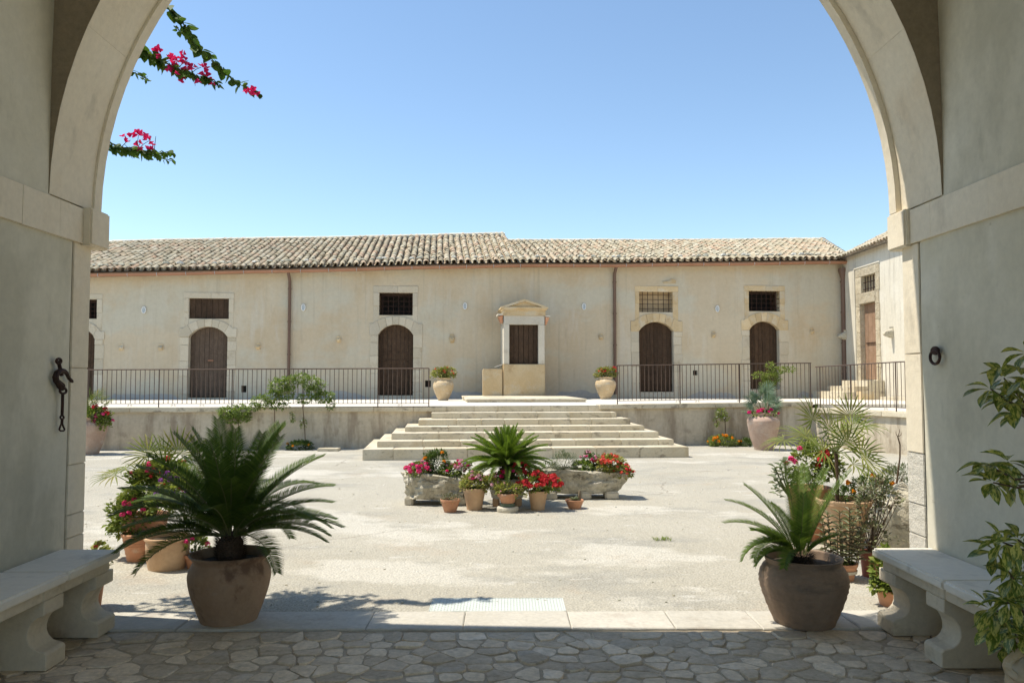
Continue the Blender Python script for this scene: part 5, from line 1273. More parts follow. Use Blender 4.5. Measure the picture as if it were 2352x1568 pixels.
for u, w_ in ((1262, .20), (1344, .15), (1404, .18)):
    p = on_y(u, 1145, yU - .15); support(tB, p.x, yU - .10, w_, .3, zbB + .03)
yC = 10.0; cC = on_y(1165, 1150, yC); HC = on_y(1165, 1103, yC - .2).z
pl_ = thing('round_planter', 'round rough stone planter in the middle of the courtyard holding the central cycad', 'planter', (cC.x, yC + .05, 0))
lv = []
N = 40; mb = MB(); vs = []
for s, z in ((.90, .10), (.97, .16), (1.0, HC * .5), (1.0, HC * .8), (1.02, HC * .95), (.99, HC), (.90, HC + .005), (.84, HC - .04)):
    for i in range(N):
        a = 2 * math.pi * i / N; r = .222 * s + noise.noise(Vector((math.cos(a) * 2, math.sin(a) * 2, z * 9))) * .012; vs.append((cC.x + r * math.cos(a), yC + .05 + r * math.sin(a), z))
mb.add(vs, [(j * N + i, j * N + (i + 1) % N, (j + 1) * N + (i + 1) % N, (j + 1) * N + i) for j in range(7) for i in range(N)] + [tuple(range(N))[::-1], tuple(range(7 * N, 8 * N))])
part('body', mb, 'trough_stone', pl_, smooth=True)
for sx in (-1, 1): support(pl_, cC.x + sx * .14, yC, .09, .18, .12, m='tan_clay')
CYC = Vector((cC.x - .01, yC + .12, HC - .02))
cycad('bright green dense cycad in the round stone planter in front of the staircase', CYC,
      [(10, 86, 72, .88), (18, 76, 52, .95), (22, 62, 28, 1.0), (22, 46, 2, 1.04), (20, 30, -22, 1.04), (18, 12, -46, 1.0)], 'bright_cycad_green', .56, .085, 46, .011, .16, .085, seed=8, vang=42)
def P_(u, v, y): return on_y(u, v, y)
# flowers in the planters
plant('geranium', 'red and magenta geranium at the foot of the central cycad', 'geranium', (cC.x + .06, yC - .02, HC), [(.05, -.08, .05, .17, .10, .07, 260), (.12, -.02, .13, .10, .08, .07, 130), (-.14, -.08, .04, .09, .08, .05, 90)], 'geranium_leaf', .035,
      flowers=[('red', .030, [0, 1], 7), ('magenta', .026, [2, 0], 5)])
pA = lambda u, v=1085: P_(u, v, yT - .04)
b = pA(965); plant('geranium', 'bright pink geranium at the left end of the left stone trough', 'geranium', (b.x, b.y, ztA), [(0, -.05, .05, .15, .16, .10, 260)], 'geranium_leaf', .035, flowers=[('pink', .028, [0], 16), ('pale_pink', .022, [0], 5)])
b = pA(1004); plant('marigold', 'dark green bushy marigold with two orange blooms in the left stone trough', 'marigold', (b.x, b.y, ztA), [(0, 0, .14, .17, .14, .16, 1100)], 'dark_leaf', .034, flowers=[('orange', .020, [0], 4)], wide=.4)
b = pA(1045); plant('petunia', 'purple pink petunias at the right end of the left stone trough', 'petunia', (b.x, b.y, ztA), [(-.04, -.04, .05, .16, .15, .08, 260), (.08, 0, .10, .12, .12, .07, 160)], 'geranium_leaf', .03, flowers=[('pale_pink', .022, [0, 1], 7), ('magenta', .02, [0, 1], 6), ('purple', .018, [1], 3)])
pB = lambda u, v=1075: P_(u, v, yU - .02)
b = pB(1293); plant('rosemary', 'grey green feathery bush in the left half of the long stone trough', 'shrub', (b.x, b.y, ztB), [(.02, 0, .10, .17, .16, .14, 700), (-.18, -.04, .03, .14, .14, .07, 300)], 'grey_leaf', .035, wide=.22)
b = pB(1345); plant('ivy', 'low light green leafy plant in the middle of the long stone trough', 'plant', (b.x, b.y, ztB), [(-.02, -.02, .05, .15, .15, .07, 260)], 'vine_leaf', .035)
b = pB(1357); plant('petunia', 'upright purple pink petunia in the middle of the long stone trough', 'petunia', (b.x, b.y + .04, ztB), [(0, 0, .12, .12, .12, .11, 220)], 'dark_leaf', .03, flowers=[('pale_pink', .018, [0], 9), ('magenta', .016, [0], 7)])
b = pB(1410); plant('geranium', 'coral red geranium spilling over the right end of the long stone trough', 'geranium', (b.x, b.y - .04, ztB), [(-.05, -.02, .08, .19, .17, .12, 420), (.10, -.12, -.02, .12, .10, .10, 190), (-.12, -.1, .03, .12, .1, .07, 160)], 'yellow_leaf', .035,
      flowers=[('coral', .026, [0], 17), ('red', .022, [1], 6), ('coral', .020, [1], 6)])
# small pots in front
def small(u, vb, vr, wr, wb, m, label, name='clay_pot', prof=None, y=None, z0=0, band=None, group=None):
    p = on_z(u, vb, z0); k = p.y / F; rb, rl = wb * k / 2, wr * k / 2; c = Vector((p.x, p.y + rb, z0)); H = on_y(u, vr, c.y - rl * .6).z - z0
    prof = prof or [(1.0, 0), (1.03, .03), (None, .5, .5), (None, .82, .85), (None, .84, .97), (None, 1, 1)]
    pr = [(rb * q[0], q[1]) if len(q) == 2 and q[0] else (rb + (rl - rb) * q[2], q[1]) for q in prof]
    pot(name, label, 'pot' if name == 'clay_pot' else 'bowl', c, H, pr, m, group, seg=28, soil=.86); return c, H, rl
SG = 'small terracotta pots in front of the stone troughs'
c, H, r = small(1033, 1177, 1148, 46, 27, 'terracotta', 'shallow terracotta bowl with reddish succulents, leftmost in the row before the troughs', 'clay_bowl', group=SG)
plant('sedum', 'reddish green sedum filling the leftmost shallow bowl', 'succulent', (c.x, c.y, H * .86), [(0, 0, .02, r * .95, r * .9, .07, 420)], 'succulent_leaf', .022, wide=.35)
c, H, r = small(1089, 1172, 1122, 53, 34, 'tan_clay', 'tall tapered tan pot with pale green leaves, second from left before the troughs', group=SG)
plant('geranium', 'pale yellow green leafy geranium with pale pink blooms in the tall tapered pot', 'geranium', (c.x, c.y, H * .9), [(0, 0, .07, .17, .14, .10, 300), (.17, -.02, .05, .13, .12, .12, 200), (.02, 0, .15, .10, .09, .06, 80)], 'yellow_leaf', .035, flowers=[('pale_pink', .02, [1, 2], 7), ('pink', .02, [2], 3)])
yD = on_z(1166, 1178).y + .13; dx_ = on_y(1166, 1178, yD).x
dsc = thing('stone_disc', 'round stone disc with a green saucer under the middle terracotta pot', 'stone', (dx_, yD, 0))
part('disc', MB().lathe([(.125, 0), (.13, .01), (.13, .05), (.12, .062)], (dx_, yD, 0), 28, .02, close=True), 'stone_disc', dsc, smooth=True)
part('saucer', MB().lathe([(.08, .062), (.095, .10), (.088, .103), (.075, .08)], (dx_, yD, 0), 24, close=True), 'green_saucer', dsc, smooth=True)
cM = Vector((dx_, yD, .10)); HM = on_y(1166, 1135, yD - .1).z - .10
pot('clay_pot', 'terracotta pot with wide rim standing on the green saucer and stone disc', 'pot', cM, HM, [(.078, 0), (.08, .04), (.105, .62), (.107, .66), (.125, .70), (.128, 1)], 'terracotta', SG, seg=28)
plant('geranium', 'sparse grey green trailing plant in the pot on the stone disc', 'plant', cM + Vector((0, 0, HM * .9)), [(0, 0, .05, .15, .12, .08, 190), (.12, -.03, .02, .10, .1, .1, 90), (-.08, 0, .06, .06, .08, .05, 50)], 'yellow_leaf', .028, flowers=[('pale_pink', .012, [0], 4)])
c, H, r = small(1236, 1172, 1128, 45, 30, 'tan_clay', 'terracotta pot packed with deep red geraniums before the troughs', group=SG)
plant('geranium', 'dense deep red geranium ball in the terracotta pot before the long trough', 'geranium', (c.x, c.y, H * .9), [(-.02, 0, .09, .19, .16, .12, 300), (.14, -.02, .08, .14, .13, .10, 160)], 'geranium_leaf', .038, flowers=[('red', .034, [0], 30), ('red', .034, [1], 16)])
c, H, r = small(1321, 1169, 1149, 43, 27, 'terracotta', 'shallow ribbed terracotta bowl with grey succulents, rightmost before the troughs', 'clay_bowl', group=SG)
t = thing('agave', 'small grey green succulent rosette with a pale cactus stub in the rightmost bowl', 'succulent', (c.x, c.y, H * .86)); mb = MB()
for i in range(26):
    a = i * 2.4; e = .5 + .9 * (i / 26); add_leaf(mb, Vector((c.x, c.y, H * .86)), Vector((math.cos(a), math.sin(a), e)), .09 * rr(.7, 1.1), .022, nseg=3, tip=.8, cup=.4)
part('rosette', mb, 'grey_leaf', t); part('cactus', MB().tube([(c.x + .06, c.y, H * .85), (c.x + .062, c.y, H * .85 + .06), (c.x + .065, c.y, H * .85 + .12), (c.x + .065, c.y, H * .85 + .135)], [.018, .022, .018, .006], 9), 'succulent_leaf', t, smooth=True)
mb = MB(); clump(mb, (c.x, c.y, H * .88), .10, .09, .03, 160, .018, .4); part('ground_cover', mb, 'succulent_leaf', t)

# ================================================================== RIGHT GROUP
yR = 7.55; kR = yR / F
cG = on_y(1942, 1262, yR); cG.z = 0; HG = on_y(1942, 1153, yR - .2).z
pot('clay_pot', 'big flared terracotta pot behind the right cycad, holding the tall fan palm', 'pot', (cG.x, yR, 0), HG, [(.155, 0), (.16, .03), (.19, .4), (.225, .8), (.24, .92), (.262, .95), (.265, 1)], 'tan_clay', band=(.245, .9, .97))
cH_ = on_y(1850, 1262, yR + .2); 
pot('clay_pot', 'brown terracotta pot hidden behind the right cycad fronds', 'pot', (cH_.x + .1, yR + .35, 0), .52, [(.14, 0), (.145, .03), (.18, .5), (.21, .9), (.225, 1)], 'terracotta', ribs=60)
rt_ = Vector((on_y(1922, 1140, yR).x, yR, HG * .9))
trk = on_y(1922, 1040, yR).z - rt_.z
fan_palm('tall fan palm with wide spiky fans rising above the right group of pots', rt_,
   [hub(1800, 1010, 7.1, -1, .35, -.2), hub(1850, 1000, 7.4, -.9, -.15), hub(1866, 962, 7.7, -.35, -1), hub(1905, 985, 7.8, -.2, -1), hub(1952, 955, 7.6, .1, -1), hub(1960, 985, 7.2, .5, -.9), hub(1985, 978, 7.5, 1, -.05),
    hub(1978, 1042, 7.2, .9, -.5), hub(1945, 1020, 7.0, .3, -1), hub(1890, 1035, 6.95, -1, -.5), hub(1990, 1060, 7.5, 1, .1), hub(1870, 1020, 7.9, -.8, -.8), hub(1930, 1000, 7.9, .1, -1), hub(1960, 1065, 7.0, .9, .4)], r=.285, trunk=trk, n=17, width=.0095)
plant('marigold', 'bushy green marigold with orange blooms in the big flared pot', 'marigold', (cG.x + .14, yR - .05, HG * .92), [(.10, 0, .12, .18, .16, .14, 520), (-.16, 0, .06, .16, .14, .1, 300), (.20, -.08, .0, .1, .1, .08, 120)], 'dark_leaf', .035, flowers=[('orange', .024, [0, 2], 4)], wide=.4)
b = on_y(1806, 1100, yR + .3)
t = thing('kalanchoe', 'grey green broad leaved succulent with a felt look left of the tall fan palm', 'succulent', (b.x + .02, yR + .3, .5)); mb = MB(); sm = MB()
for j in range(7):
    q = on_y(rr(1775, 1835), rr(1050, 1110), yR + rr(.1, .45)); sm.tube([Vector((b.x + .05, yR + .3, .4)), (q + Vector((b.x, yR + .3, .45))) / 2, q], [.009, .008, .006], 5)
    for i in range(9):
        a = i * 2.4 + j; add_leaf(mb, q - Vector((0, 0, .02 * i)), Vector((math.cos(a), math.sin(a), .55 - .05 * i)), .085 * rr(.7, 1.1), .06, nseg=2, cup=.3, droop=.1)
part('leaves', mb, 'grey_leaf', t, stuff=True); part('stems', sm, 'stem_green', t, stuff=True)
b = on_y(1862, 1090, yR + .3)
plant('geranium', 'pink and red geranium between the grey succulent and the fan palm', 'geranium', (b.x, yR + .3, .5), [(0, 0, .22, .20, .14, .22, 420), (.18, 0, .22, .14, .12, .14, 220)], 'geranium_leaf', .038, flowers=[('pink', .030, [0], 4), ('red', .030, [0, 1], 4)])
# upright succulents in the terracotta bowl
cS, HS, rS = small(1946, 1335, 1296, 66, 46, 'terracotta', 'round terracotta bowl with pale painted band below the upright succulents', 'clay_bowl')
part_l = bpy.data.objects[[o.name for o in bpy.data.objects if o.get('label', '').startswith('round terracotta bowl with pale')][0]]
part('painted_band', MB().lathe([(rS * .93, HS * .42), (rS * .965, HS * .60)], (cS.x, cS.y, 0), 28), 'stone_disc', part_l)
t = thing('upright_succulent', 'tall spiky upright succulents with paired pointed leaves in the round terracotta bowl', 'succulent', (cS.x, cS.y, HS * .86)); mb = MB(); sm = MB()
for j, (dx, dy, h) in enumerate(((-.10, .02, .42), (-.03, -.04, .34), (.05, -.02, .46), (.11, .03, .38), (.02, .07, .42), (-.07, -.06, .30), (.09, -.07, .26), (-.12, .06, .36), (.14, -.02, .30))):
    b0 = Vector((cS.x + dx * .8, cS.y + dy, HS * .85)); tp_ = b0 + Vector((dx * .25, dy * .3, h)); sm.tube([b0, b0.lerp(tp_, .5) + Vector((rr(-.01, .01), 0, 0)), tp_], [.006, .005, .003], 5)
    nl = int(h / .026)
    for i in range(2, nl):
        f = i / nl; p = b0.lerp(tp_, f); a = (i % 2) * 1.57 + j; L = .115 * (1 - .55 * abs(f - .35))
        for q in (0, math.pi): add_leaf(mb, p, Vector((math.cos(a + q), math.sin(a + q), .25 + .5 * f)), L, .026, nseg=2, cup=.5, droop=.25, tip=.8)
part('leaves', mb, 'succulent_leaf', t, stuff=True); part('stems', sm, 'stem_brown', t, stuff=True)
mb = MB(); clump(mb, (cS.x, cS.y, HS * .9), rS * .8, rS * .7, .05, 200, .025, .7); part('low_leaves', mb, 'geranium_leaf', t)
cK, HK, rK = small(2009, 1327, 1268, 46, 36, 'red_plastic_clay', 'dark red pot in the shade right of the round terracotta bowl')
b = on_y(2010, 1200, cK.y)
plant('rose_bush', 'leggy dark leaved bush with reddish leaves in the dark red pot', 'shrub', (cK.x, cK.y, HK * .9), [(0, 0, .12, .13, .12, .13, 110), (.02, .05, .34, .12, .10, .14, 90), (.08, .08, .50, .13, .1, .10, 80), (.17, 0, .42, .10, .10, .10, 60)], 'succulent_leaf', .034, stem='stem_brown')
b = on_y(2045, 1160, 8.1)
plant('rosemary', 'airy grey green rosemary bush by the right gate jamb', 'shrub', (b.x - .02, 8.1, .25), [(.02, 0, .30, .16, .14, .13, 420), (.14, 0, .36, .12, .12, .1, 240), (-.08, 0, .18, .13, .12, .12, 240)], 'grey_leaf', .04, stem='stem_brown', wide=.22)
single('clay_pot', MB().lathe([(.11, 0), (.15, .26), (.165, .27), (.165, .32), (.145, .32), (.14, .28)], (b.x - .02, 8.1, 0), 24, close=True), 'terracotta', 'terracotta pot of the rosemary bush near the right gate jamb', 'pot', (b.x - .02, 8.1, 0), smooth=True)
# bare stem
bs = on_y(2050, 1190, 7.9); t = thing('bare_stem', 'tall thin bare plant stem with a forked dry tip near the right jamb', 'plant', (bs.x, 7.9, .3)); pts = [on_y(u, v, 7.9) for u, v in ((2048, 1200), (2054, 1140), (2062, 1090), (2067, 1050), (2067, 1020), (2062, 1003))]
part('stem', MB().tube([Vector((bs.x, 7.9, 0))] + pts, [.012, .012, .010, .009, .008, .007, .006], 6), 'stem_brown', t)
for q in ((2058, 990), (2070, 992), (2066, 985)): part('twig', MB().tube([pts[-1], on_y(q[0], q[1] + 6, 7.9), on_y(*q, 7.9)], [.004, .003, .002], 4), 'stem_brown', t)
# rough boulder by the jamb
bc = on_y(2078, 1215, 7.0); mb = MB(); nlat, nlon = 14, 22; vs = []
for i in range(nlat + 1):
    for j in range(nlon):
        th_, ph = math.pi * i / nlat, 2 * math.pi * j / nlon; d = Vector((math.sin(th_) * math.cos(ph), math.sin(th_) * math.sin(ph), math.cos(th_)))
        r = 1 + .25 * noise.noise(d * 1.7) + .08 * noise.noise(d * 6); vs.append((bc.x + .06 + d.x * .27 * r, 7.15 + d.y * .25 * r, .30 + d.z * .34 * r))
mb.add(vs, [(i * nlon + j, i * nlon + (j + 1) % nlon, (i + 1) * nlon + (j + 1) % nlon, (i + 1) * nlon + j) for i in range(nlat) for j in range(nlon)])
single('boulder', mb, 'trough_stone', 'rough pale boulder lying against the right gate jamb', 'stone', (bc.x, 7.15, 0), smooth=True)
sv = thing('sedum', 'small pinkish succulent rosettes on the boulder behind the right bench', 'succulent', (bc.x - .1, 6.85, .3)); mb = MB()
for q in range(9):
    p = on_y(rr(2025, 2085), rr(1232, 1250), 6.8)
    for i in range(12): a = i * 2.4; add_leaf(mb, p, Vector((math.cos(a), math.sin(a), .6)), .035, .016, nseg=1)
part('leaves', mb, 'succulent_leaf', sv)
cV, HV, rV = small(2062, 1396, 1358, 68, 52, 'terracotta', 'low terracotta pot with small flowers beside the far leg of the right bench')
t = plant('pansy', 'leafy plant with a pale violet bloom in the low pot by the right bench', 'flowering plant', (cV.x, cV.y, HV * .86), [(0, 0, .04, .13, .12, .06, 240), (-.08, 0, .13, .05, .05, .12, 130), (-.04, 0, .22, .03, .03, .08, 50)], 'geranium_leaf', .04,
      flowers=[('white', .018, [0], 2)])
heads(t, [on_y(2078, 1345, cV.y - .08), on_y(2082, 1352, cV.y - .08)], 'purple', .016)

# ================================================================== PLANTS ALONG THE RETAINING WALLS
def wall_y(u, o=.25): return FT.w(FT.a(u, 1000, o), 0, o).y
MG = 'marigold clumps at the foot of the terrace wall'
for (u, v, w_, h_, lab, fl) in ((1662, 1008, .33, .17, 'orange marigold clump at the foot of the right retaining wall', 16), (1935, 1012, .27, .17, 'orange marigold clump seen behind the tall fan palm', 9),
                            (1712, 1012, .13, .12, 'small green flowerless clump beside the tall pinkish jar', 0), (690, 1022, .28, .13, 'dark clump with few orange blooms at the foot of the left wall', 3)):
    y = wall_y(u, .35); p = on_y(u, v, y)
    plant('marigold', lab, 'marigold', (p.x, y, 0), [(0, 0, h_ * .5, w_, .2, h_, int(700 * w_ / .33))], 'dark_leaf' if fl < 5 else 'geranium_leaf', .05, flowers=[('orange', .032, [0], fl)] if fl else [], group=MG, wide=.5)
def climber(label, stem_px, blobs, leafm='vine_leaf', leaf=.05, flowers=14, wires=(), y_off=.16, cat='climber', dens=1.0):
    u0 = stem_px[0][0]; y = wall_y(u0, y_off); base = on_y(*stem_px[0], y); base.z = 0
    t = thing('jasmine', label, cat, base, 'climbing plants trained up the terrace wall')
    part('stem', MB().tube([base] + [on_y(u, v, y - .02) for u, v in stem_px[1:]], .010, 5), 'stem_brown', t)
    mb = MB(); sm = MB(); fl = []
    for u, v, ru, rv, n in blobs:
        yy = wall_y(u, y_off) ; c = on_y(u, v, yy); k = yy / F
        clump(mb, c, ru * k, .16, rv * k, int(n * dens * 1.9), leaf, .55, gaps=7, thr=-.05, zmin=-1)
        for _ in range(5):
            e = c + Vector((rr(-1.25, 1.25) * ru * k, rr(-.1, .1), rr(-1.1, 1.25) * rv * k)); sm.tube([c, (c + e) / 2 + Vector((0, 0, .04)), e], [.005, .004, .002], 4, cap=False)
            for q in range(7): add_leaf(mb, c.lerp(e, rr(.5, 1.05)) + rdir() * .03, rdir(), leaf * rr(.6, 1), leaf * .45, rr(-1, 1))
        fl += spots_on(c, ru * k, .16, rv * k, max(1, n * flowers // 1600))
    part('foliage', mb, leafm, t, stuff=True); part('twigs', sm, 'stem_brown', t, stuff=True)
    if flowers: heads(t, fl, 'white', .022, 8, 'blossom')
    return t
climber('low green climber on the left retaining wall directly behind the big cycad', [(549, 1030), (548, 980), (545, 950)], [(520, 948, 20, 14, 240), (552, 945, 26, 16, 330), (535, 962, 22, 10, 180), (566, 958, 12, 10, 90)])
climber('middle thin climber with small white blossoms over the coping of the left wall', [(632, 1030), (631, 980), (631, 930)], [(600, 922, 26, 15, 230), (625, 912, 22, 14, 190), (640, 932, 26, 8, 130), (585, 935, 14, 8, 90)])
climber('tallest green climber spreading through the left railing', [(702, 1025), (700, 985), (696, 940), (692, 915)],
        [(640, 885, 26, 20, 330), (665, 878, 22, 16, 240), (655, 905, 22, 14, 200), (690, 868, 22, 12, 170), (712, 880, 22, 18, 290), (722, 900, 16, 16, 160), (745, 912, 24, 13, 330), (700, 916, 22, 12, 130), (735, 885, 14, 16, 90), (760, 930, 9, 12, 50), (672, 960, 5, 12, 24), (697, 972, 6, 10, 24)])
climber('small pale climber on a thin cane on the right retaining wall', [(1666, 1015), (1666, 980), (1664, 945)], [(1657, 948, 13, 10, 130), (1664, 960, 10, 8, 60), (1645, 968, 5, 12, 40)], 'geranium_leaf', .045, 6)
climber('yellow green climber rising through the right railing above the pinkish jar', [(1765, 1000), (1765, 930), (1766, 880)],
        [(1772, 868, 22, 16, 260), (1760, 882, 16, 14, 150), (1790, 850, 18, 8, 110), (1745, 862, 18, 8, 70), (1815, 848, 14, 6, 50), (1768, 838, 8, 7, 40)], 'geranium_leaf', .05, 0)
# small slab by the left wall, weed, grate
p = on_z(752, 1036); single('stone_slab', MB().box(p.x - .23, p.x + .23, p.y, p.y + .35, -.005, .06), 'step_stone', 'small loose pale slab lying on the ground at the foot of the left wall', 'slab', tuple(p), bevel=.012, seg=2)
p = on_z(1520, 1240); mb = MB()
for i in range(60): a = rr(0, 6.3); add_leaf(mb, p + Vector((rr(-.08, .08), rr(-.05, .05), 0)), Vector((math.cos(a) * .6, math.sin(a) * .6, .8)), rr(.03, .06), .008, nseg=2)
single('weed', mb, 'geranium_leaf', 'tiny weed tuft growing from a crack in the courtyard paving', 'weed', tuple(p))
g = [on_z(*q) for q in ((985, 1408), (1298, 1410), (1289, 1374), (1003, 1374))]; x0, x1, y0, y1 = g[0].x, g[1].x, YF + .045, g[2].y
gr = thing('metal_grate', 'pale green grey metal floor grate set in the courtyard just beyond the threshold', 'grate', ((x0 + x1) / 2, (y0 + y1) / 2, 0))
part('plate', MB().box(x0, x1, y0, y1, -.02, .004), 'grate_metal', gr, bevel=.002)
part('frame', MB().box(x0 - .006, x0 - .001, y0, y1, -.02, .006).box(x1 + .001, x1 + .012, y0, y1, -.02, .006).box(x0 - .012, x1 + .012, y1 + .001, y1 + .006, -.02, .005), 'grate_metal', gr)
st = MB(); nx = int((x1 - x0) / .022); ny = int((y1 - y0) / .024)
for i in range(nx):
    for j in range(ny):
        a = R(45 if (i + j) % 2 else -45); cx, cy = x0 + .012 + i * .022, y0 + .012 + j * .024; L = .009; w_ = .0025
        dx, dy = math.cos(a), math.sin(a); st.add([(cx - dx * L, cy - dy * L, .0042), (cx + dy * w_, cy - dx * w_, .0062), (cx + dx * L, cy + dy * L, .0042), (cx - dy * w_, cy + dx * w_, .0062)], [(0, 1, 2, 3)])
part('raised_studs', st, 'grate_metal', gr, stuff=True)

# ================================================================== BOUGAINVILLEA
BY = 6.1; bt = thing('bougainvillea', 'magenta flowering bougainvillea hanging into the sky past the left side of the arch', 'bougainvillea', (XL - .6, BY - .4, 0))
def heart(L=1.0):
    pts = [(0, 0), (.10, .30), (.35, .42), (.65, .30), (1.0, 0)]; vs = [(x, -y, .12 * y) for x, y in pts] + [(x, 0, -.03 * x) for x, y in pts] + [(x, y, .12 * y) for x, y in pts]
    vs = [(x * L, y * L, (z - .10 * x * x) * L) for x, y, z in vs]
    return vs, [(i, i + 5, i + 6, i + 1) for i in range(4)] + [(i + 5, i + 10, i + 11, i + 6) for i in range(4)]
HV_, HF_ = heart(); HM_ = [MB().add([Vector(v) * s for v in HV_], HF_).mesh('leaf', 'bougainvillea_leaf') for s in (1,)]
br = MB(); a_ = []
for j in range(3):
    an = R(120 * j); d = Vector((math.cos(an), math.sin(an), .45)).normalized(); add_leaf(br, (0, 0, 0), d, 1, .8, cup=.3, nseg=3, droop=-.1)
BR = br.mesh('bract', 'magenta_petal')
nleaf = [0]; extra = MB()
def branch(px, y, step=9, lsize=.062, flowers=(), r=.006, dense=1, hide=False):
    P = [on_y(u, v, y + .05 * math.sin(i)) for i, (u, v) in enumerate(px)]; P = [Vector(p) for p in P]
    part('branch', MB().tube(P, [r * (1 - .7 * i / len(P)) for i in range(len(P))], 6), 'stem_green', bt)
    tot = sum((b - a).length for a, b in zip(P[:-1], P[1:])); n = int(tot / (step * y / F) * dense)
    for i in range(n):
        s = (i + rr(0, .8)) / n * tot; k = 0
        while k < len(P) - 2 and s > (P[k + 1] - P[k]).length: s -= (P[k + 1] - P[k]).length; k += 1
        t = (P[k + 1] - P[k]).normalized(); p = P[k] + t * s; sz_ = lsize * (1 - .45 * i / n) * rr(.75, 1.1)
        d = Vector((t.x * .3 + rr(-.5, .5), rr(-.7, .7), -.75 + rr(-.25, .9))); Mx = rot_to(d, rr(-.9, .9))
        off = rdir() * .018
        if nleaf[0] < 290 and not hide: put('leaf', HM_[0], bt, p + off, Mx, scale=sz_); nleaf[0] += 1
        else: extra.add([p + off + Mx @ (Vector(v) * sz_) for v in HV_], HF_)
    for u, v, nf in flowers:
        c = on_y(u, v, y - .02); nr = min(P, key=lambda w: (w - c).length)
        k_ = P.index(nr); nr = P[max(0, k_ - 1)].lerp(nr, .6); part('twig', MB().tube([nr, (nr + c) / 2 + Vector((0, 0, .01)), c], [.003, .0025, .002], 4), 'stem_green', bt)
        for q in range(nf):
            cc = c + Vector((rr(-.05, .05), rr(-.05, .05), rr(-.045, .045)))
            for w_ in range(2): put('bract', BR, bt, cc + rdir() * .01, Euler((rr(-1.2, 1.2), rr(-1.2, 1.2), rr(0, 6))), scale=rr(.026, .036))
branch([(375, 10), (400, 30), (425, 60), (440, 85), (455, 110), (480, 130), (500, 150), (530, 180), (560, 200), (595, 218)], BY, 4.5, .112, [(583, 205, 3), (590, 216, 2), (577, 212, 2)], dense=1.0)
branch([(405, 60), (412, 72)], BY, 4, .06)
branch([(290, 90), (330, 120), (360, 135), (390, 150), (420, 163), (450, 175), (480, 183), (508, 196)], BY - .05, 4.6, .105, [(365, 125, 4), (385, 134, 5), (400, 142, 5), (408, 150, 3), (432, 140, 3), (437, 160, 4), (462, 155, 3), (414, 170, 4), (476, 170, 2), (455, 181, 2), (478, 186, 1), (398, 155, 4)], dense=1.5)
branch([(280, 160), (310, 168), (330, 178), (345, 186)], BY + .1, 5, .065, dense=1.3)
branch([(225, 318), (262, 332), (290, 342), (330, 350), (370, 352), (398, 346)], BY, 5.5, .085, [(318, 311, 3), (325, 325, 4), (300, 322, 3), (345, 322, 1), (358, 313, 1), (330, 340, 2), (345, 350, 2)], dense=1.8)
branch([(225, 330), (270, 345), (320, 352), (370, 362), (396, 370)], BY + .05, 7, .075, dense=1.2)
# the body of the plant grows on the outer wall, left of the opening
for k in range(9):
    z0 = rr(2.9, 4.6); x0 = XL - rr(.9, 1.7); pts_ = [Vector((x0, BY - rr(.2, .45), z0 + .4)), Vector((x0 + rr(.2, .5), BY + rr(-.2, .2), z0 + .2)), Vector((x0 + rr(.5, .8), BY + rr(-.1, .4), z0 - rr(0, .3)))]
    pts_ = [p if p.x < XL - .5 else Vector((XL - .5, p.y, p.z)) for p in pts_]
    part('branch', MB().tube(pts_, [.012, .009, .005], 5), 'stem_brown', bt)
    for i in range(40):
        p = pts_[0].lerp(pts_[1], rr(0, 1)).lerp(pts_[2], rr(0, 1)) + rdir() * .10; s_ = rr(.04, .075)
        if p.x > XL - .5: continue
        Mx = rot_to(rdir(-1, .3), rr(-1, 1)); extra.add([p + Mx @ (Vector(v) * s_) for v in HV_], HF_)
part('branch', MB().tube([(XL - .6, 5.62, 0), (XL - .65, 5.65, 1.5), (XL - .5, 5.7, 3.0), (XL - .6, 5.75, 4.6)], [.05, .04, .03, .015], 8), 'stem_brown', bt)
part('leaves', extra, 'bougainvillea_leaf', bt, stuff=True)

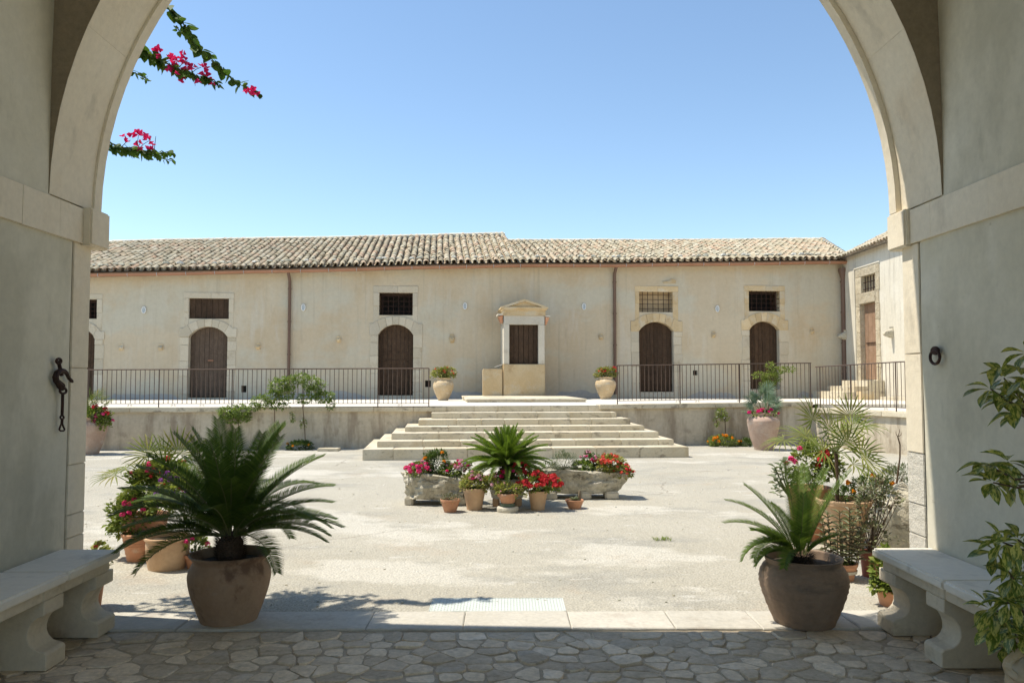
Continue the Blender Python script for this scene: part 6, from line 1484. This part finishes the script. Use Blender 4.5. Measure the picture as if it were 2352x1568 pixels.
# ================================================================== SCHEFFLERA AND AMPHORA AT THE RIGHT EDGE
AM = Vector((2.36, 3.42, 0))
pot('amphora', 'old clay amphora with an ear handle standing before the right bench at the picture edge', 'amphora', AM, .46, [(.10, 0), (.11, .04), (.17, .4), (.18, .62), (.14, .82), (.10, .90), (.11, 1)], 'old_jar_clay', handles=(.13, .30, .43, .07), seg=36)
sf_ = thing('schefflera', 'variegated yellow and green schefflera shrub at the right edge of the passage', 'shrub', (AM.x, AM.y, .42))
SL = []
for s in range(3):
    vs, fs = fold_leaf(1.0, .52, .14 + .08 * s, .30 + .14 * s, 6, 1.7); SL.append(MB().add(vs, fs).mesh('leaf', 'variegated_leaf', smooth=True))
root = Vector((AM.x, AM.y, .40)); trunkp = [root] + [on_y(u, v, 3.45) for u, v in ((2390, 1400), (2400, 1250), (2395, 1100), (2400, 950), (2380, 860), (2360, 800))]
part('stem', MB().tube(trunkp, [.018, .016, .014, .012, .010, .008, .006], 7), 'stem_brown', sf_, smooth=True)
wh = [(2292, 868, 3.45), (2330, 845, 3.5), (2262, 893, 3.4), (2305, 925, 3.35), (2345, 812, 3.5), (2345, 905, 3.4), (2325, 950, 3.45), (2285, 905, 3.55), (2350, 870, 3.3),
      (2255, 1068, 3.4), (2282, 1085, 3.45), (2268, 1108, 3.35), (2318, 1112, 3.5), (2300, 1060, 3.5),
      (2290, 1245, 3.4), (2325, 1240, 3.35), (2275, 1268, 3.5), (2345, 1262, 3.4), (2312, 1325, 3.4), (2345, 1350, 3.45), (2338, 1300, 3.5),
      (2262, 1398, 3.4), (2300, 1382, 3.35), (2335, 1400, 3.4), (2285, 1425, 3.5), (2320, 1440, 3.4), (2345, 1465, 3.3), (2330, 1500, 3.5), (2295, 1480, 3.55), (2275, 1440, 3.5)]
for i, (u, v, y) in enumerate(wh):
    p = on_y(u + 14, v, y); tz = min(range(len(trunkp)), key=lambda q: abs(trunkp[q].z - (p.z - .10))); q0 = trunkp[tz]
    part('twig', MB().tube([q0, (q0 + p) / 2 + Vector((0, 0, -.03)), p], [.006, .005, .0035], 5), 'stem_brown', sf_)
    n = random.choice((7, 8, 9)); ax = (Vector((-.3, -.5, .9)) + rdir() * .5).normalized(); e1 = ax.orthogonal().normalized(); e2 = ax.cross(e1)
    for k_ in range(n):
        a = 2 * math.pi * k_ / n + rr(-.15, .15); d = (e1 * math.cos(a) + e2 * math.sin(a)) + ax * rr(-.1, .35)
        put('leaf', SL[k_ % 3], sf_, p + d * .012, rot_to(d, rr(-.35, .35)), scale=rr(.078, .112))
